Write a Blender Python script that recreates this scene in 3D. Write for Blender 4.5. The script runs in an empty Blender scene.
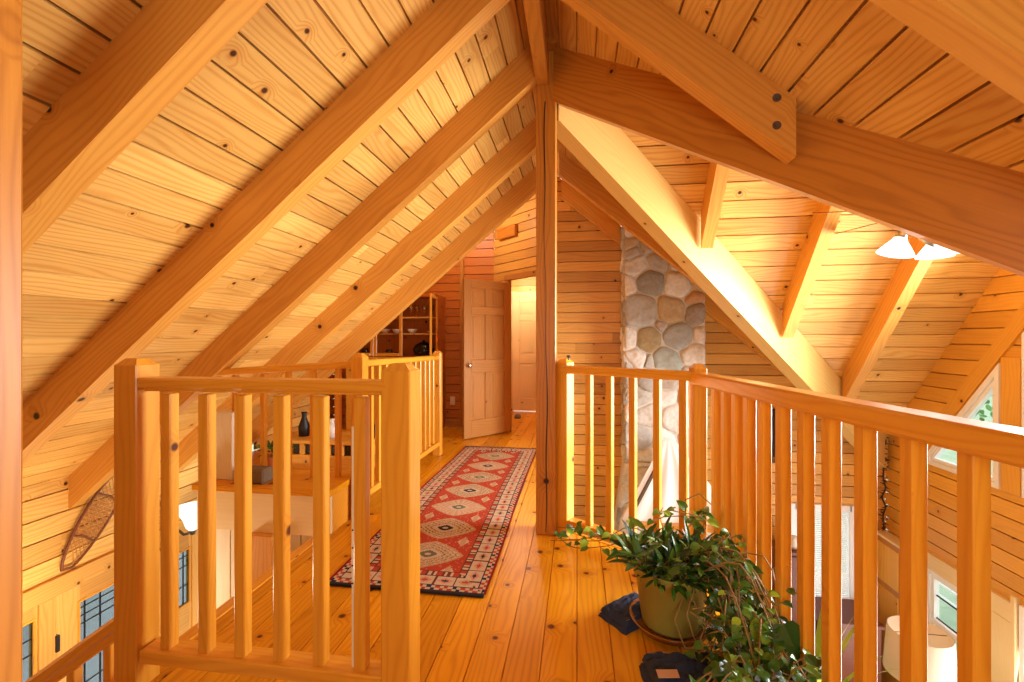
import bpy, bmesh, math, random
from mathutils import Vector, Matrix, noise
random.seed(7)
PI = math.pi
C = bpy.context.scene.collection
V = Vector

# ------------------------------------------------------------------ view
H = 1.27                       # eye height above the loft floor
FPX = 455.0
TH = math.atan((577 - 512) / FPX)
cam = bpy.data.cameras.new('camera'); co = bpy.data.objects.new('camera', cam); C.objects.link(co)
cam.sensor_width = 36.0; cam.lens = FPX / 1024 * 36.0; cam.shift_y = -3 / 1024
cam.clip_start = 0.05
co.location = (0, 0, H); co.rotation_euler = (PI / 2, 0, TH)
bpy.context.scene.camera = co
vs = bpy.context.scene.view_settings
vs.view_transform = 'Standard'; vs.look = 'None'; vs.gamma = 1.0; vs.use_curve_mapping = False
vs.exposure = -0.03

def S(r, g, b):
    f = lambda c: c / 12.92 if c <= 0.04045 else ((c + 0.055) / 1.055) ** 2.4
    return (f(r / 255), f(g / 255), f(b / 255), 1.0)

# ------------------------------------------------------------------ materials
class NT:
    def __init__(self, name):
        self.m = bpy.data.materials.new(name); self.m.use_nodes = True
        self.t = self.m.node_tree; self.t.nodes.clear()
        self.out = self.n('ShaderNodeOutputMaterial')
    def n(self, kind, **kw):
        nd = self.t.nodes.new(kind)
        for k, v in kw.items(): setattr(nd, k, v)
        return nd
    def l(self, a, b): self.t.links.new(a, b)
    def val(self, x, sock):
        if isinstance(x, (int, float)): sock.default_value = x
        elif isinstance(x, tuple): sock.default_value = x
        else: self.l(x, sock)
    def math(self, op, a, b=0.0, c=None, clamp=False):
        nd = self.n('ShaderNodeMath', operation=op); nd.use_clamp = clamp
        self.val(a, nd.inputs[0]); self.val(b, nd.inputs[1])
        if c is not None: self.val(c, nd.inputs[2])
        return nd.outputs[0]
    def comb(self, x, y, z=0.0):
        nd = self.n('ShaderNodeCombineXYZ')
        for i, a in enumerate((x, y, z)): self.val(a, nd.inputs[i])
        return nd.outputs[0]
    def noise(self, vec, scale=1.0, detail=3.0, rough=0.5, dims='3D'):
        nd = self.n('ShaderNodeTexNoise', noise_dimensions=dims)
        self.l(vec, nd.inputs['Vector']); nd.inputs['Scale'].default_value = scale
        nd.inputs['Detail'].default_value = detail; nd.inputs['Roughness'].default_value = rough
        return nd.outputs[0]
    def ramp(self, f, stops):
        nd = self.n('ShaderNodeValToRGB'); e = nd.color_ramp.elements
        while len(e) < len(stops): e.new(0.5)
        for i, (p, c) in enumerate(stops): e[i].position = p; e[i].color = c
        self.l(f, nd.inputs[0]); return nd.outputs[0]
    def mix(self, f, a, b, blend='MIX'):
        nd = self.n('ShaderNodeMix', data_type='RGBA', blend_type=blend)
        self.val(f, nd.inputs[0]); self.val(a, nd.inputs[6]); self.val(b, nd.inputs[7])
        return nd.outputs[2]
    def bsdf(self, color, rough=0.5, metallic=0.0, spec=0.5, bump=None, bstr=0.1, bdist=0.01, **kw):
        b = self.n('ShaderNodeBsdfPrincipled')
        self.val(color, b.inputs['Base Color']); self.val(rough, b.inputs['Roughness'])
        b.inputs['Metallic'].default_value = metallic; b.inputs['Specular IOR Level'].default_value = spec
        for k, v in kw.items(): self.val(v, b.inputs[k.replace('_', ' ')])
        if bump is not None:
            bn = self.n('ShaderNodeBump'); bn.inputs['Strength'].default_value = bstr; bn.inputs['Distance'].default_value = bdist
            self.l(bump, bn.inputs['Height']); self.l(bn.outputs[0], b.inputs['Normal'])
        self.l(b.outputs[0], self.out.inputs[0]); return b

def wood(name, light, dark, knot=(40, 18, 8), rough=0.42, keep=0.22, grain=0.6, tint=0.22, spec=0.4, knotr=0.10, coat=0.0):
    N = NT(name)
    uv = N.n('ShaderNodeUVMap', uv_map='grain').outputs[0]
    sp = N.n('ShaderNodeSeparateXYZ'); N.l(uv, sp.inputs[0]); u, v = sp.outputs[0], sp.outputs[1]
    # knots
    vo = N.n('ShaderNodeTexVoronoi', voronoi_dimensions='2D'); vo.inputs['Scale'].default_value = 4.2
    N.l(uv, vo.inputs['Vector'])
    rnd = N.n('ShaderNodeSeparateColor'); N.l(vo.outputs['Color'], rnd.inputs[0])
    has = N.math('LESS_THAN', rnd.outputs[0], keep)
    kd = vo.outputs['Distance']
    size = N.math('MULTIPLY_ADD', rnd.outputs[1], 0.6, 0.45)
    kn = N.math('SUBTRACT', 1.0, N.math('DIVIDE', kd, N.math('MULTIPLY', size, knotr)), clamp=True)
    kn = N.math('MULTIPLY', N.math('MULTIPLY', kn, 2.2, clamp=True), has)
    halo = N.math('SUBTRACT', 1.0, N.math('DIVIDE', kd, N.math('MULTIPLY', size, knotr * 3.4)), clamp=True)
    halo = N.math('MULTIPLY', halo, has)
    # growth rings, bent round the knots
    warp = N.noise(N.comb(N.math('MULTIPLY', u, 0.9), N.math('MULTIPLY', v, 5.0)), 1.0, 2.0)
    ph = N.math('ADD', N.math('MULTIPLY', v, 210.0), N.math('MULTIPLY', warp, 52.0))
    ph = N.math('ADD', ph, N.math('MULTIPLY', halo, 16.0))
    ring = N.math('MULTIPLY_ADD', N.math('SINE', ph), 0.5, 0.5)
    ring = N.math('POWER', ring, 2.5)
    fib = N.noise(N.comb(N.math('MULTIPLY', u, 5.0), N.math('MULTIPLY', v, 190.0)), 1.0, 3.0)
    blot = N.noise(N.comb(N.math('MULTIPLY', u, 1.3), N.math('MULTIPLY', v, 7.0), 3.7), 1.0, 3.0)
    g = N.math('ADD', N.math('MULTIPLY', ring, 0.34), N.math('MULTIPLY', fib, 0.36))
    g = N.math('ADD', g, N.math('MULTIPLY', blot, 0.5))
    g = N.math('MULTIPLY', N.math('SUBTRACT', g, 0.25), grain, clamp=True)
    g = N.math('MULTIPLY_ADD', halo, 0.35, g, clamp=True)
    col = N.mix(g, S(*light), S(*dark))
    at = N.n('ShaderNodeAttribute', attribute_name='tint').outputs['Fac']
    k = N.math('MULTIPLY_ADD', N.math('SUBTRACT', at, 0.5), tint * 2, 1.0)
    kc = N.n('ShaderNodeCombineColor')
    N.l(k, kc.inputs[0]); N.l(N.math('POWER', k, 1.25), kc.inputs[1]); N.l(N.math('POWER', k, 1.6), kc.inputs[2])
    col = N.mix(1.0, col, kc.outputs[0], 'MULTIPLY')
    col = N.mix(kn, col, S(*knot))
    N.bsdf(col, rough, spec=spec, bump=N.math('ADD', N.math('MULTIPLY', fib, .5), N.math('MULTIPLY', ring, .25)), bstr=0.12, bdist=0.004, Coat_Weight=coat, Coat_Roughness=0.22)
    return N.m

M = {}
M['ceil'] = wood('pine ceiling boards', (236, 190, 104), (194, 122, 36), keep=.32, tint=.16, rough=.38, knot=(70, 34, 12), knotr=.075, grain=1.1)
M['rafter'] = wood('fir rafter timber', (228, 166, 74), (184, 108, 30), keep=.10, tint=.08, rough=.4, knotr=.11, grain=.8)
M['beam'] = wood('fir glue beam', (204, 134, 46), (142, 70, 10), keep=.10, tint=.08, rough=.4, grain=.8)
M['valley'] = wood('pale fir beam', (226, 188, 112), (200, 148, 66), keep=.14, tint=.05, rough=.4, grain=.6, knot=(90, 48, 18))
M['post'] = wood('fir post', (204, 136, 48), (146, 76, 14), keep=.10, tint=.06, rough=.4, grain=.8)
M['rail'] = wood('lacquered pine rail', (232, 164, 50), (196, 110, 18), keep=.12, tint=.06, rough=.3, spec=.5, grain=.7, knot=(84, 38, 8), coat=.45)
M['floor'] = wood('pine floor boards', (236, 166, 28), (178, 92, 4), keep=.75, tint=.16, rough=.34, spec=.22, coat=.05, knotr=.10, knot=(96, 42, 8), grain=.85)
M['wall'] = wood('pine wall boards', (228, 174, 88), (188, 116, 36), keep=.26, tint=.18, rough=.42, knot=(80, 38, 12), knotr=.08, grain=.75)
M['redwall'] = wood('red pine wall boards', (206, 122, 46), (156, 76, 20), keep=.3, tint=.16, rough=.42)
M['yellow'] = wood('golden pine wall boards', (234, 176, 72), (200, 126, 32), keep=.28, tint=.12, rough=.42, knot=(90, 44, 12), knotr=.08)
M['pale'] = wood('pale unfinished pine', (236, 220, 190), (206, 186, 150), keep=.1, tint=.05, rough=.6, grain=.5)
M['door'] = wood('panelled pine door', (194, 132, 62), (152, 90, 34), keep=.03, tint=.06, rough=.35, grain=.6)
M['reddark'] = wood('red brown stained wood', (112, 54, 26), (80, 34, 14), keep=.05, tint=.06, rough=.4)
M['cream'] = wood('cream pine casing', (240, 216, 164), (222, 188, 120), keep=.05, tint=.04, rough=.45, grain=.4)

def flat(name, rgb, rough=0.5, metallic=0.0, spec=0.5, var=0.0, scale=20, **kw):
    N = NT(name); col = S(*rgb)
    if var:
        tc = N.n('ShaderNodeTexCoord').outputs['Object']
        nz = N.noise(tc, scale, 4.0)
        a = tuple(min(1, c * (1 + var)) for c in col[:3]) + (1,); b = tuple(c * (1 - var) for c in col[:3]) + (1,)
        col = N.mix(nz, b, a)
        N.bsdf(col, rough, metallic, spec, bump=nz, bstr=.15, bdist=.004, **kw)
    else:
        N.bsdf(col, rough, metallic, spec, **kw)
    return N.m

def attrcol(name, rough=0.8, spec=0.2, bstr=0.3, scale=200, var=.25):
    N = NT(name)
    a = N.n('ShaderNodeAttribute', attribute_name='col').outputs['Color']
    tc = N.n('ShaderNodeTexCoord').outputs['Object']
    nz = N.noise(tc, scale, 4.0)
    k = N.math('MULTIPLY_ADD', nz, var * 2, 1 - var)
    kc = N.comb(k, k, k)
    N.bsdf(N.mix(1.0, a, kc, 'MULTIPLY'), rough, spec=spec, bump=nz, bstr=bstr, bdist=.006)
    return N.m

M['steel'] = flat('brushed steel', (190, 186, 176), .3, 1.0)
M['bolt'] = flat('dark bolt steel', (110, 108, 104), .35, 1.0)
M['dark'] = flat('black iron', (28, 24, 22), .5)
M['white'] = flat('white painted frame', (246, 248, 252), .4)
M['black'] = flat('black ceramic', (18, 16, 16), .25)
M['lead'] = flat('dark lead came', (40, 42, 44), .5, .6)
M['fab'] = flat('cream lampshade linen', (226, 204, 176), .9, var=.04, scale=160)
M['cloth'] = flat('white draped cotton', (236, 232, 226), .9, var=.03, scale=8)
M['pot'] = flat('olive plastic pot', (164, 156, 70), .42, var=.05, scale=9)
M['saucer'] = flat('clear brown saucer', (150, 92, 40), .25, spec=.6)
M['soil'] = flat('dark potting soil', (44, 30, 20), .95, var=.4, scale=60)
M['denim'] = flat('dark blue denim', (38, 46, 70), .9, var=.25, scale=45)
M['stitch'] = flat('denim stitching', (150, 120, 90), .8)
M['patch'] = flat('tan leather label', (196, 150, 116), .7)
M['stem'] = flat('plant stems', (150, 120, 64), .6, var=.2, scale=20)
M['terra'] = flat('orange clay pot', (206, 118, 52), .7, var=.08, scale=14)
M['basket'] = flat('grey brown woven basket', (112, 92, 66), .8, var=.5, scale=90)
M['web'] = flat('rawhide webbing', (188, 124, 56), .7)
M['bent'] = flat('bent ash frame', (120, 64, 26), .5)
M['porc'] = flat('white glazed porcelain', (236, 234, 228), .2)
M['plate'] = flat('ivory plastic plate', (236, 222, 190), .4)
M['brick'] = flat('grey slipper felt', (120, 120, 128), .9)
M['mortar'] = flat('pale stone mortar', (214, 206, 192), .95, var=.08, scale=30)
M['stone'] = attrcol('split field stone', .9, .2, .6, 28, .32)
M['rug'] = attrcol('wool rug pile', .95, .05, .35, 380, .3)
M['rugback'] = flat('dark blue rug edge', (34, 32, 40), .95, var=.3, scale=200)
M['lawn'] = flat('lawn grass', (150, 168, 140), .95, var=.35, scale=3)
M['gravel'] = flat('pale concrete', (206, 212, 214), .9, var=.05, scale=4)
M['carpet'] = flat('beige carpet', (206, 186, 156), .95, var=.08, scale=60)
M['bark'] = flat('tree bark', (90, 70, 52), .95, var=.3, scale=12)
M['rope'] = flat('dark dried garland', (70, 44, 24), .9, var=.4, scale=40)
M['weave'] = flat('dark woven hanging', (44, 34, 30), .95, var=.5, scale=70)
M['deck'] = flat('grey painted deck rail', (214, 218, 218), .6)

def leafmat(name, a, b, rough=.35):
    N = NT(name)
    g = N.n('ShaderNodeNewGeometry').outputs['Random Per Island']
    col = N.ramp(g, [(0.0, S(*a)), (0.75, S(*b)), (1.0, S(min(255, b[0] + 60), min(255, b[1] + 50), b[2] + 10))])
    N.bsdf(col, rough, spec=.5, Subsurface_Weight=0.0)
    return N.m
M['leaf'] = leafmat('dark glossy leaves', (22, 48, 20), (62, 112, 36), .3)
M['leaf2'] = leafmat('heart shaped vine leaves', (40, 84, 30), (104, 150, 50), .35)
M['strap'] = leafmat('yellow green strap leaves', (110, 150, 40), (190, 200, 80), .4)
M['tree'] = leafmat('tree leaves', (52, 112, 62), (112, 176, 110), .6)

def glassmat(name, tint=(1, 1, 1, 1), refl=.06, rough=0.0):
    N = NT(name)
    tr = N.n('ShaderNodeBsdfTransparent'); tr.inputs[0].default_value = tint
    gl = N.n('ShaderNodeBsdfGlossy'); gl.inputs['Roughness'].default_value = rough
    mx = N.n('ShaderNodeMixShader'); mx.inputs[0].default_value = refl
    N.l(tr.outputs[0], mx.inputs[1]); N.l(gl.outputs[0], mx.inputs[2]); N.l(mx.outputs[0], N.out.inputs[0])
    return N.m
M['glass'] = glassmat('window glass', (.93, .97, .96, 1))
M['cabglass'] = glassmat('cabinet glass', (.95, .9, .85, 1), .04)
M['leaded'] = glassmat('rippled leaded glass', (.50, .57, .60, 1), .12, .15)
def glow(name, rgb, k):
    N = NT(name); e = N.n('ShaderNodeEmission'); e.inputs[0].default_value = S(*rgb); e.inputs[1].default_value = k
    N.l(e.outputs[0], N.out.inputs[0]); return N.m
M['glow'] = glow('lit frosted glass', (255, 250, 240), 2.2)
M['sconce'] = glow('lit white sconce glass', (255, 246, 228), 1.6)

# ------------------------------------------------------------------ mesh builder
class B:
    def __init__(s): s.v = []; s.f = []; s.uv = []; s.t = []; s.c = []; s.mi = []; s.smooth = False
    def face(s, pts, uvs=None, tint=.5, col=None, mi=0):
        i = len(s.v); s.v += [tuple(p) for p in pts]; s.f.append(list(range(i, i + len(pts))))
        s.uv += uvs if uvs else [(0, 0)] * len(pts); s.t.append(tint); s.c.append(col); s.mi.append(mi)
    def mesh(s, verts, faces, axis=None, seed=None, tint=None, mi=0, col=None):
        """adds a ready solid; grain runs along axis"""
        r = random.Random(seed) if seed is not None else random
        ou, ov = r.uniform(0, 60), r.uniform(0, 60); tt = r.random() if tint is None else tint
        i = len(s.v); s.v += [tuple(p) for p in verts]
        ax = V(axis).normalized() if axis is not None else V((0, 0, 1))
        for f in faces:
            p = [V(verts[k]) for k in f]
            n = V((0, 0, 0))
            for k in range(len(p)): n += (p[k] - p[0]).cross(p[(k + 1) % len(p)] - p[0])
            n = n.normalized() if n.length > 1e-12 else V((0, 0, 1))
            if abs(n.dot(ax)) > .85:
                a = n.orthogonal().normalized(); b = n.cross(a); q = .25
            else:
                a = (ax - n * ax.dot(n)).normalized(); b = n.cross(a); q = 1
            # b sign differs by face, which only shifts the grain
            s.f.append([i + k for k in f]); s.t.append(tt); s.c.append(col); s.mi.append(mi)
            s.uv += [(w.dot(a) * q + ou, w.dot(b) + ov + .37 * round(n.x * 3 + n.y * 5)) for w in p]
    def box(s, lo, hi, axis=None, ch=.004, **kw):
        lo, hi = V(lo), V(hi)
        d = hi - lo
        if axis is None: axis = max(range(3), key=lambda k: d[k])
        ax = V((0, 0, 0)); ax[axis] = 1
        s.obox((lo + hi) / 2, V((d.x, 0, 0)), V((0, d.y, 0)), V((0, 0, d.z)), ax, ch, **kw)
    def obox(s, c, ex, ey, ez, axis, ch=.004, **kw):
        lx, ly, lz = ex.length, ey.length, ez.length
        bm = bmesh.new(); bmesh.ops.create_cube(bm, size=1)
        for w in bm.verts: w.co = V((w.co.x * lx, w.co.y * ly, w.co.z * lz))
        ch = min(ch, .3 * min(lx, ly, lz))
        if ch > 0: bmesh.ops.bevel(bm, geom=list(bm.edges), offset=ch, segments=1, affect='EDGES')
        bm.verts.index_update()
        X, Y, Z = ex.normalized(), ey.normalized(), ez.normalized()
        vs_ = [c + X * w.co.x + Y * w.co.y + Z * w.co.z for w in bm.verts]
        fs = [[w.index for w in f.verts] for f in bm.faces]; bm.free()
        s.mesh(vs_, fs, axis, **kw)
    def bar(s, p0, p1, w, h, up=(0, 0, 1), ch=.004, **kw):
        p0, p1, up = V(p0), V(p1), V(up); a = (p1 - p0); sd = a.cross(up).normalized(); n = sd.cross(a).normalized()
        s.obox((p0 + p1) / 2, a, sd * w, n * h, a, ch, **kw)
    def prism(s, poly, vec, axis, **kw):
        vec = V(vec); n = len(poly); p = [V(q) for q in poly]
        vv = p + [q + vec for q in p]
        nn = V((0, 0, 0))
        for k in range(n): nn += (p[k] - p[0]).cross(p[(k + 1) % n] - p[0])
        fs = [list(range(n))[::-1], list(range(n, 2 * n))] + [[k, (k + 1) % n, n + (k + 1) % n, n + k] for k in range(n)]
        if nn.dot(vec) < 0: fs = [f[::-1] for f in fs]
        s.mesh(vv, fs, axis, **kw)
    def tube(s, pts, r, n=6, closed=False, mi=0, cap=True, col=None):
        pts = [V(p) for p in pts]; m = len(pts); i0 = len(s.v)
        rr = r if isinstance(r, (list, tuple)) else [r] * m
        last = None
        for k in range(m):
            a = pts[(k + 1) % m] if (closed or k < m - 1) else pts[k]; b = pts[k - 1] if (closed or k > 0) else pts[k]
            t = (a - b).normalized() if (a - b).length > 1e-9 else V((0, 0, 1))
            if last is None: e = t.orthogonal().normalized()
            else:
                e = last - t * last.dot(t); e = e.normalized() if e.length > 1e-6 else t.orthogonal().normalized()
            last = e; g = t.cross(e)
            for j in range(n):
                q = 2 * PI * j / n; s.v.append(tuple(pts[k] + (e * math.cos(q) + g * math.sin(q)) * rr[k]))
        for k in range(m if closed else m - 1):
            for j in range(n):
                a0 = i0 + k * n; b0 = i0 + ((k + 1) % m) * n
                s.add([a0 + j, a0 + (j + 1) % n, b0 + (j + 1) % n, b0 + j], mi, col)
        if cap and not closed:
            s.add([i0 + j for j in range(n)][::-1], mi, col); s.add([i0 + (m - 1) * n + j for j in range(n)], mi, col)
    def add(s, idx, mi=0, col=None, tint=.5):
        s.f.append(idx); s.uv += [(0, 0)] * len(idx); s.t.append(tint); s.c.append(col); s.mi.append(mi)
    def lathe(s, prof, c=(0, 0, 0), n=32, mi=0, axis=None):
        """profile of (radius, height) turned round a vertical (or given) axis"""
        c = V(c); A = V(axis).normalized() if axis else V((0, 0, 1)); e = A.orthogonal().normalized(); g = A.cross(e); i0 = len(s.v)
        for (r, z) in prof:
            for j in range(n):
                q = 2 * PI * j / n; s.v.append(tuple(c + (e * math.cos(q) + g * math.sin(q)) * max(r, 1e-4) + A * z))
        for k in range(len(prof) - 1):
            for j in range(n):
                a0 = i0 + k * n; b0 = a0 + n
                s.add([a0 + j, a0 + (j + 1) % n, b0 + (j + 1) % n, b0 + j], mi)
    def build(s, name, mats, parent=None, smooth=False, angle=None, loc=None):
        me = bpy.data.meshes.new(name)
        o = bpy.data.objects.new(name, me); C.objects.link(o)
        if parent is not None:
            org = V((0, 0, 0)); q = parent
            while q is not None: org += V(q.location); q = q.parent
            o.parent = parent
        else:
            if loc is None:
                xs = [p[0] for p in s.v]; ys = [p[1] for p in s.v]; zs = [p[2] for p in s.v]
                loc = ((min(xs) + max(xs)) / 2, (min(ys) + max(ys)) / 2, min(zs))
            org = V(loc); o.location = org
        me.from_pydata([(p[0] - org.x, p[1] - org.y, p[2] - org.z) for p in s.v], [], s.f)
        uvl = me.uv_layers.new(name='grain'); uvl.data.foreach_set('uv', [x for q in s.uv for x in q])
        ta = me.attributes.new('tint', 'FLOAT', 'FACE'); ta.data.foreach_set('value', s.t)
        if any(c is not None for c in s.c):
            ca = me.color_attributes.new('col', 'FLOAT_COLOR', 'CORNER'); out = []
            for f, c in zip(s.f, s.c):
                c = c or (.5, .5, .5, 1)
                out += list(c) * len(f)
            ca.data.foreach_set('color', out)
        for m in (mats if isinstance(mats, list) else [mats]): me.materials.append(M[m] if isinstance(m, str) else m)
        if len(set(s.mi)) > 1: me.polygons.foreach_set('material_index', s.mi)
        if smooth: me.polygons.foreach_set('use_smooth', [True] * len(me.polygons))
        me.update(); return o

def tag(o, label=None, cat=None, group=None, kind=None):
    if label: o['label'] = label
    if cat: o['category'] = cat
    if group: o['group'] = group
    if kind: o['kind'] = kind
    return o
def empty(name, loc, label, cat, group=None, kind=None):
    o = bpy.data.objects.new(name, None); C.objects.link(o); o.location = loc; o.empty_display_size = .1
    return tag(o, label, cat, group, kind)
def struct(o, label, cat='structure'):
    return tag(o, label, cat, None, 'structure')

# ---- tongue-and-groove boards over a convex outline
def clip(poly, a, b):
    """keeps the part of a 2-D polygon left of the edge a->b"""
    out = []; n = len(poly)
    side = lambda p: (b[0] - a[0]) * (p[1] - a[1]) - (b[1] - a[1]) * (p[0] - a[0])
    for i in range(n):
        p, q = poly[i], poly[(i + 1) % n]; sp, sq = side(p), side(q)
        if sp >= 0: out.append(p)
        if (sp >= 0) != (sq >= 0):
            t = sp / (sp - sq); out.append((p[0] + (q[0] - p[0]) * t, p[1] + (q[1] - p[1]) * t))
    return out
def boards(bd, O, U, W, polys, width, seed, gap=.0042, depth=.03, ref=(0, 2.5, 1.0), flip=False, seglen=(2.2, 4.5)):
    """U runs along the boards, W across; polys are convex outlines in (u, w); faces look along U x W (or the reverse)"""
    O, U, W = V(O), V(U).normalized(), V(W).normalized(); n = U.cross(W); flip = n.dot(V(ref) - O) < 0; n = -n if flip else n
    for poly in polys:
        ar = sum(poly[i][0] * poly[(i + 1) % len(poly)][1] - poly[(i + 1) % len(poly)][0] * poly[i][1] for i in range(len(poly)))
        if ar < 0: poly = poly[::-1]
        bk = [O + U * p[0] + W * p[1] - n * (depth + .006) for p in poly]; bd.face(bk[::-1] if flip else bk, None, .2)
        us = [p[0] for p in poly]; ws = [p[1] for p in poly]
        for k in range(math.floor(min(ws) / width), math.ceil(max(ws) / width)):
            r = random.Random(seed * 1000 + k)
            ou, ov = r.uniform(0, 90), r.uniform(0, 90); u0 = -40 + r.uniform(0, 4)
            while u0 < max(us):
                L = r.uniform(*seglen); u1 = u0 + L; tt = r.random(); ou += 7.3; ov += 3.1
                if u1 > min(us):
                    w0, w1 = k * width, (k + 1) * width
                    g = gap; e = .0012
                    strips = [(w0, w0 + g, -depth, -depth), (w0 + g, w0 + g + e, -depth, 0), (w0 + g + e, w1 - g - e, 0, 0), (w1 - g - e, w1 - g, 0, -depth), (w1 - g, w1, -depth, -depth)]
                    for (a, b, ha, hb) in strips:
                        q = [(u0, a), (u1, a), (u1, b), (u0, b)]
                        for i in range(len(poly)):
                            q = clip(q, poly[i], poly[(i + 1) % len(poly)])
                            if len(q) < 3: break
                        if len(q) < 3: continue
                        h = lambda w: ha + (hb - ha) * (w - a) / (b - a)
                        pts = [O + U * p[0] + W * p[1] + n * h(p[1]) for p in q]
                        uvs = [(p[0] + ou, p[1] + ov) for p in q]
                        if flip: pts = pts[::-1]; uvs = uvs[::-1]
                        bd.face(pts, uvs, tt)
                u0 = u1

# ------------------------------------------------------------------ roof
SL = .84                                   # rise over run of the main roof
RX = -.22                                  # ridge
zl = lambda x: 3.37 + SL * x               # left slope
zr = lambda x: 3.02 - SL * x               # right slope
ZR0 = 3.20
YC = 3.06                                  # cross ridge
MF = 1.217                                 # far slope of the cross gable
zf = lambda y: 3.13 - MF * (y - YC)
QF = SL / MF; QN = .77; MN = SL / QN
zn = lambda y: 3.13 - MN * (YC - y)
XW, YF, XL = 3.33, 5.48, -3.72
LOW = -2.6
dn = lambda: None

cs = 1 / math.hypot(1, SL)
# left slope: u = Y, w = distance down the slope from the ridge
b = B(); O = V((RX, 0, zl(RX))); Wd = V((-cs, 0, -SL * cs))
lw = (RX - XL) / cs
boards(b, O, (0, 1, 0), Wd, [[(-1.7, 0), (4.74, 0), (4.74, lw), (-1.7, lw)]], .142, 11)
struct(b.build('ceiling_left', 'ceil'), 'left slope of pine tongue and groove ceiling over the stairwell')
# right slope: near triangle (ridge to near valley) and far triangle
b = B(); O = V((RX, 0, zr(RX))); Wd = V((cs, 0, -SL * cs))
d = lambda x: (x - RX) / cs
vy = lambda x: 2.93 - QN * (x + .15)
xe = 3.6
boards(b, O, (0, 1, 0), Wd, [[(-1.7, 0), (2.99, 0), (vy(xe) + .05, d(xe)), (-1.7, d(xe))]], .142, 12)
struct(b.build('ceiling_right', 'ceil'), 'right slope of dark lit pine ceiling above the near valley beam')
b = B()
fy = lambda x: YC + QF * (x + .13)
boards(b, O, (0, 1, 0), Wd, [[(3.0, 0), (YF, 0), (YF, d(3.38)), (fy(-.1), d(-.1))]], .142, 13)
struct(b.build('ceiling_back', 'ceil'), 'shadowed pine ceiling beyond the pale valley beam, in front of chimney')
# cross gable far slope: boards along X, w down slope in Y
cf = 1 / math.hypot(1, MF)
b = B(); O = V((0, YC, zf(YC)))
dy = lambda y: (y - YC) / cf
boards(b, O, (1, 0, 0), (0, cf, -MF * cf), [[(-.13, 0), (XW + .06, 0), (XW + .06, dy(fy(XW + .06)))]], .148, 14, seglen=(3, 5))
struct(b.build('ceiling_gable', 'ceil'), 'bright pine ceiling slope of the great room cross gable')
cn = 1 / math.hypot(1, MN)
b = B()
dz = lambda y: (YC - y) / cn
boards(b, O, (1, 0, 0), (0, -cn, -MN * cn), [[(-.05, 0), (XW + .06, 0), (XW + .06, dz(YC - QN * (XW + .11)))]], .148, 15, seglen=(3, 5))
struct(b.build('ceiling_front', 'ceil'), 'near pine ceiling slope of the cross gable, behind the near valley beam')

VT = .2415                                  # plumb depth of a rafter
RY = [1.21, 2.035, 2.864, 3.74, 4.63]
nm_l = ['nearest rafter on left ceiling, pale yellow underside, beside the edge post',
        'second rafter on left ceiling, orange with dark knots, reaching behind the stair newel',
        'third rafter on left ceiling, ending on snowshoe wall, meeting ridge before the post',
        'fourth rafter on left ceiling, just beyond the centre post',
        'fifth and farthest rafter on left ceiling, in front of the china hutch']
for y, lab in zip(RY, nm_l):
    b = B(); x0 = RX - .04; x1 = XL
    b.prism([(x0, y, zl(x0) + .005), (x1, y, zl(x1) + .005), (x1, y, zl(x1) - VT), (x0, y, zl(x0) - VT)], (0, .092, 0), (1, 0, SL), seed=int(y * 100))
    tag(b.build('roof_rafter', 'rafter'), lab, 'rafter', 'rafters on the left slope')
# right slope rafters
def rr(y, x1, lab, plumb=True, x0=RX + .04, group='rafters on the right slope', bolts=False):
    b = B()
    b.prism([(x0, y, zr(x0) + .005), (x1, y, zr(x1) + .005), (x1, y, zr(x1) - VT), (x0, y, zr(x0) - VT)], (0, .092, 0), (1, 0, -SL), seed=int(y * 77))
    o = tag(b.build('roof_rafter', 'rafter'), lab, 'rafter', group)
    if bolts:
        for zz in (-.055, -.17):
            bb = B(); c0 = V((x1 - .075, y, zr(x1 - .075) + zz))
            bb.lathe([(0, .004), (.008, .004), (.008, .001), (.018, .001), (.018, -.002)], c0 + V((0, -.001, 0)), 16, axis=(0, -1, 0))
            tag(bb.build('bolt', 'bolt', o), 'steel bolt head')
    return o
rr(1.21, 3.2, 'nearest rafter on right ceiling, yellow underside crossing the top right corner')
rr(2.035, .90, 'short right rafter with two steel bolts, lapped onto the near valley beam', bolts=True)
rr(3.74, (3.74 - YC) / QF - .22, 'dark rafter behind the centre post tucked under pale valley beam')
rr(4.63, (4.63 - YC) / QF - .22, 'long orange rafter crossing in front of the stone chimney')
b = B(); y = YF - .094
for x0, x1, lab in ((RX + .04, .50, 'short rafter against the far wall, ending at the side of stone chimney near centre post'), (1.40, 3.0, 'rafter against the far wall beyond the stone chimney, tucked under pale valley beam')):
    b = B(); b.prism([(x0, y, zr(x0) + .005), (x1, y, zr(x1) + .005), (x1, y, zr(x1) - VT), (x0, y, zr(x0) - VT)], (0, .09, 0), (1, 0, -SL), seed=5)
    tag(b.build('roof_rafter', 'rafter'), lab, 'rafter', 'rafters on the right slope')
# cross gable jack rafters
for x, lab in ((.969, 'jack rafter nearest the centre post on bright gable ceiling'),
               (1.809, 'middle jack rafter on bright gable ceiling, behind the fan blades'),
               (2.579, 'jack rafter nearest the gable window on bright ceiling, below the fan light')):
    y0, y1 = YC + .02, fy(x) - .05; b = B()
    b.prism([(x, y0, zf(y0) + .005), (x, y1, zf(y1) + .005), (x, y1, zf(y1) - .29), (x, y0, zf(y0) - .29)], (.092, 0, 0), (0, 1, -MF), seed=int(x * 50))
    tag(b.build('jack_rafter', 'rafter'), lab, 'rafter', 'jack rafters of the cross gable')
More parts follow.
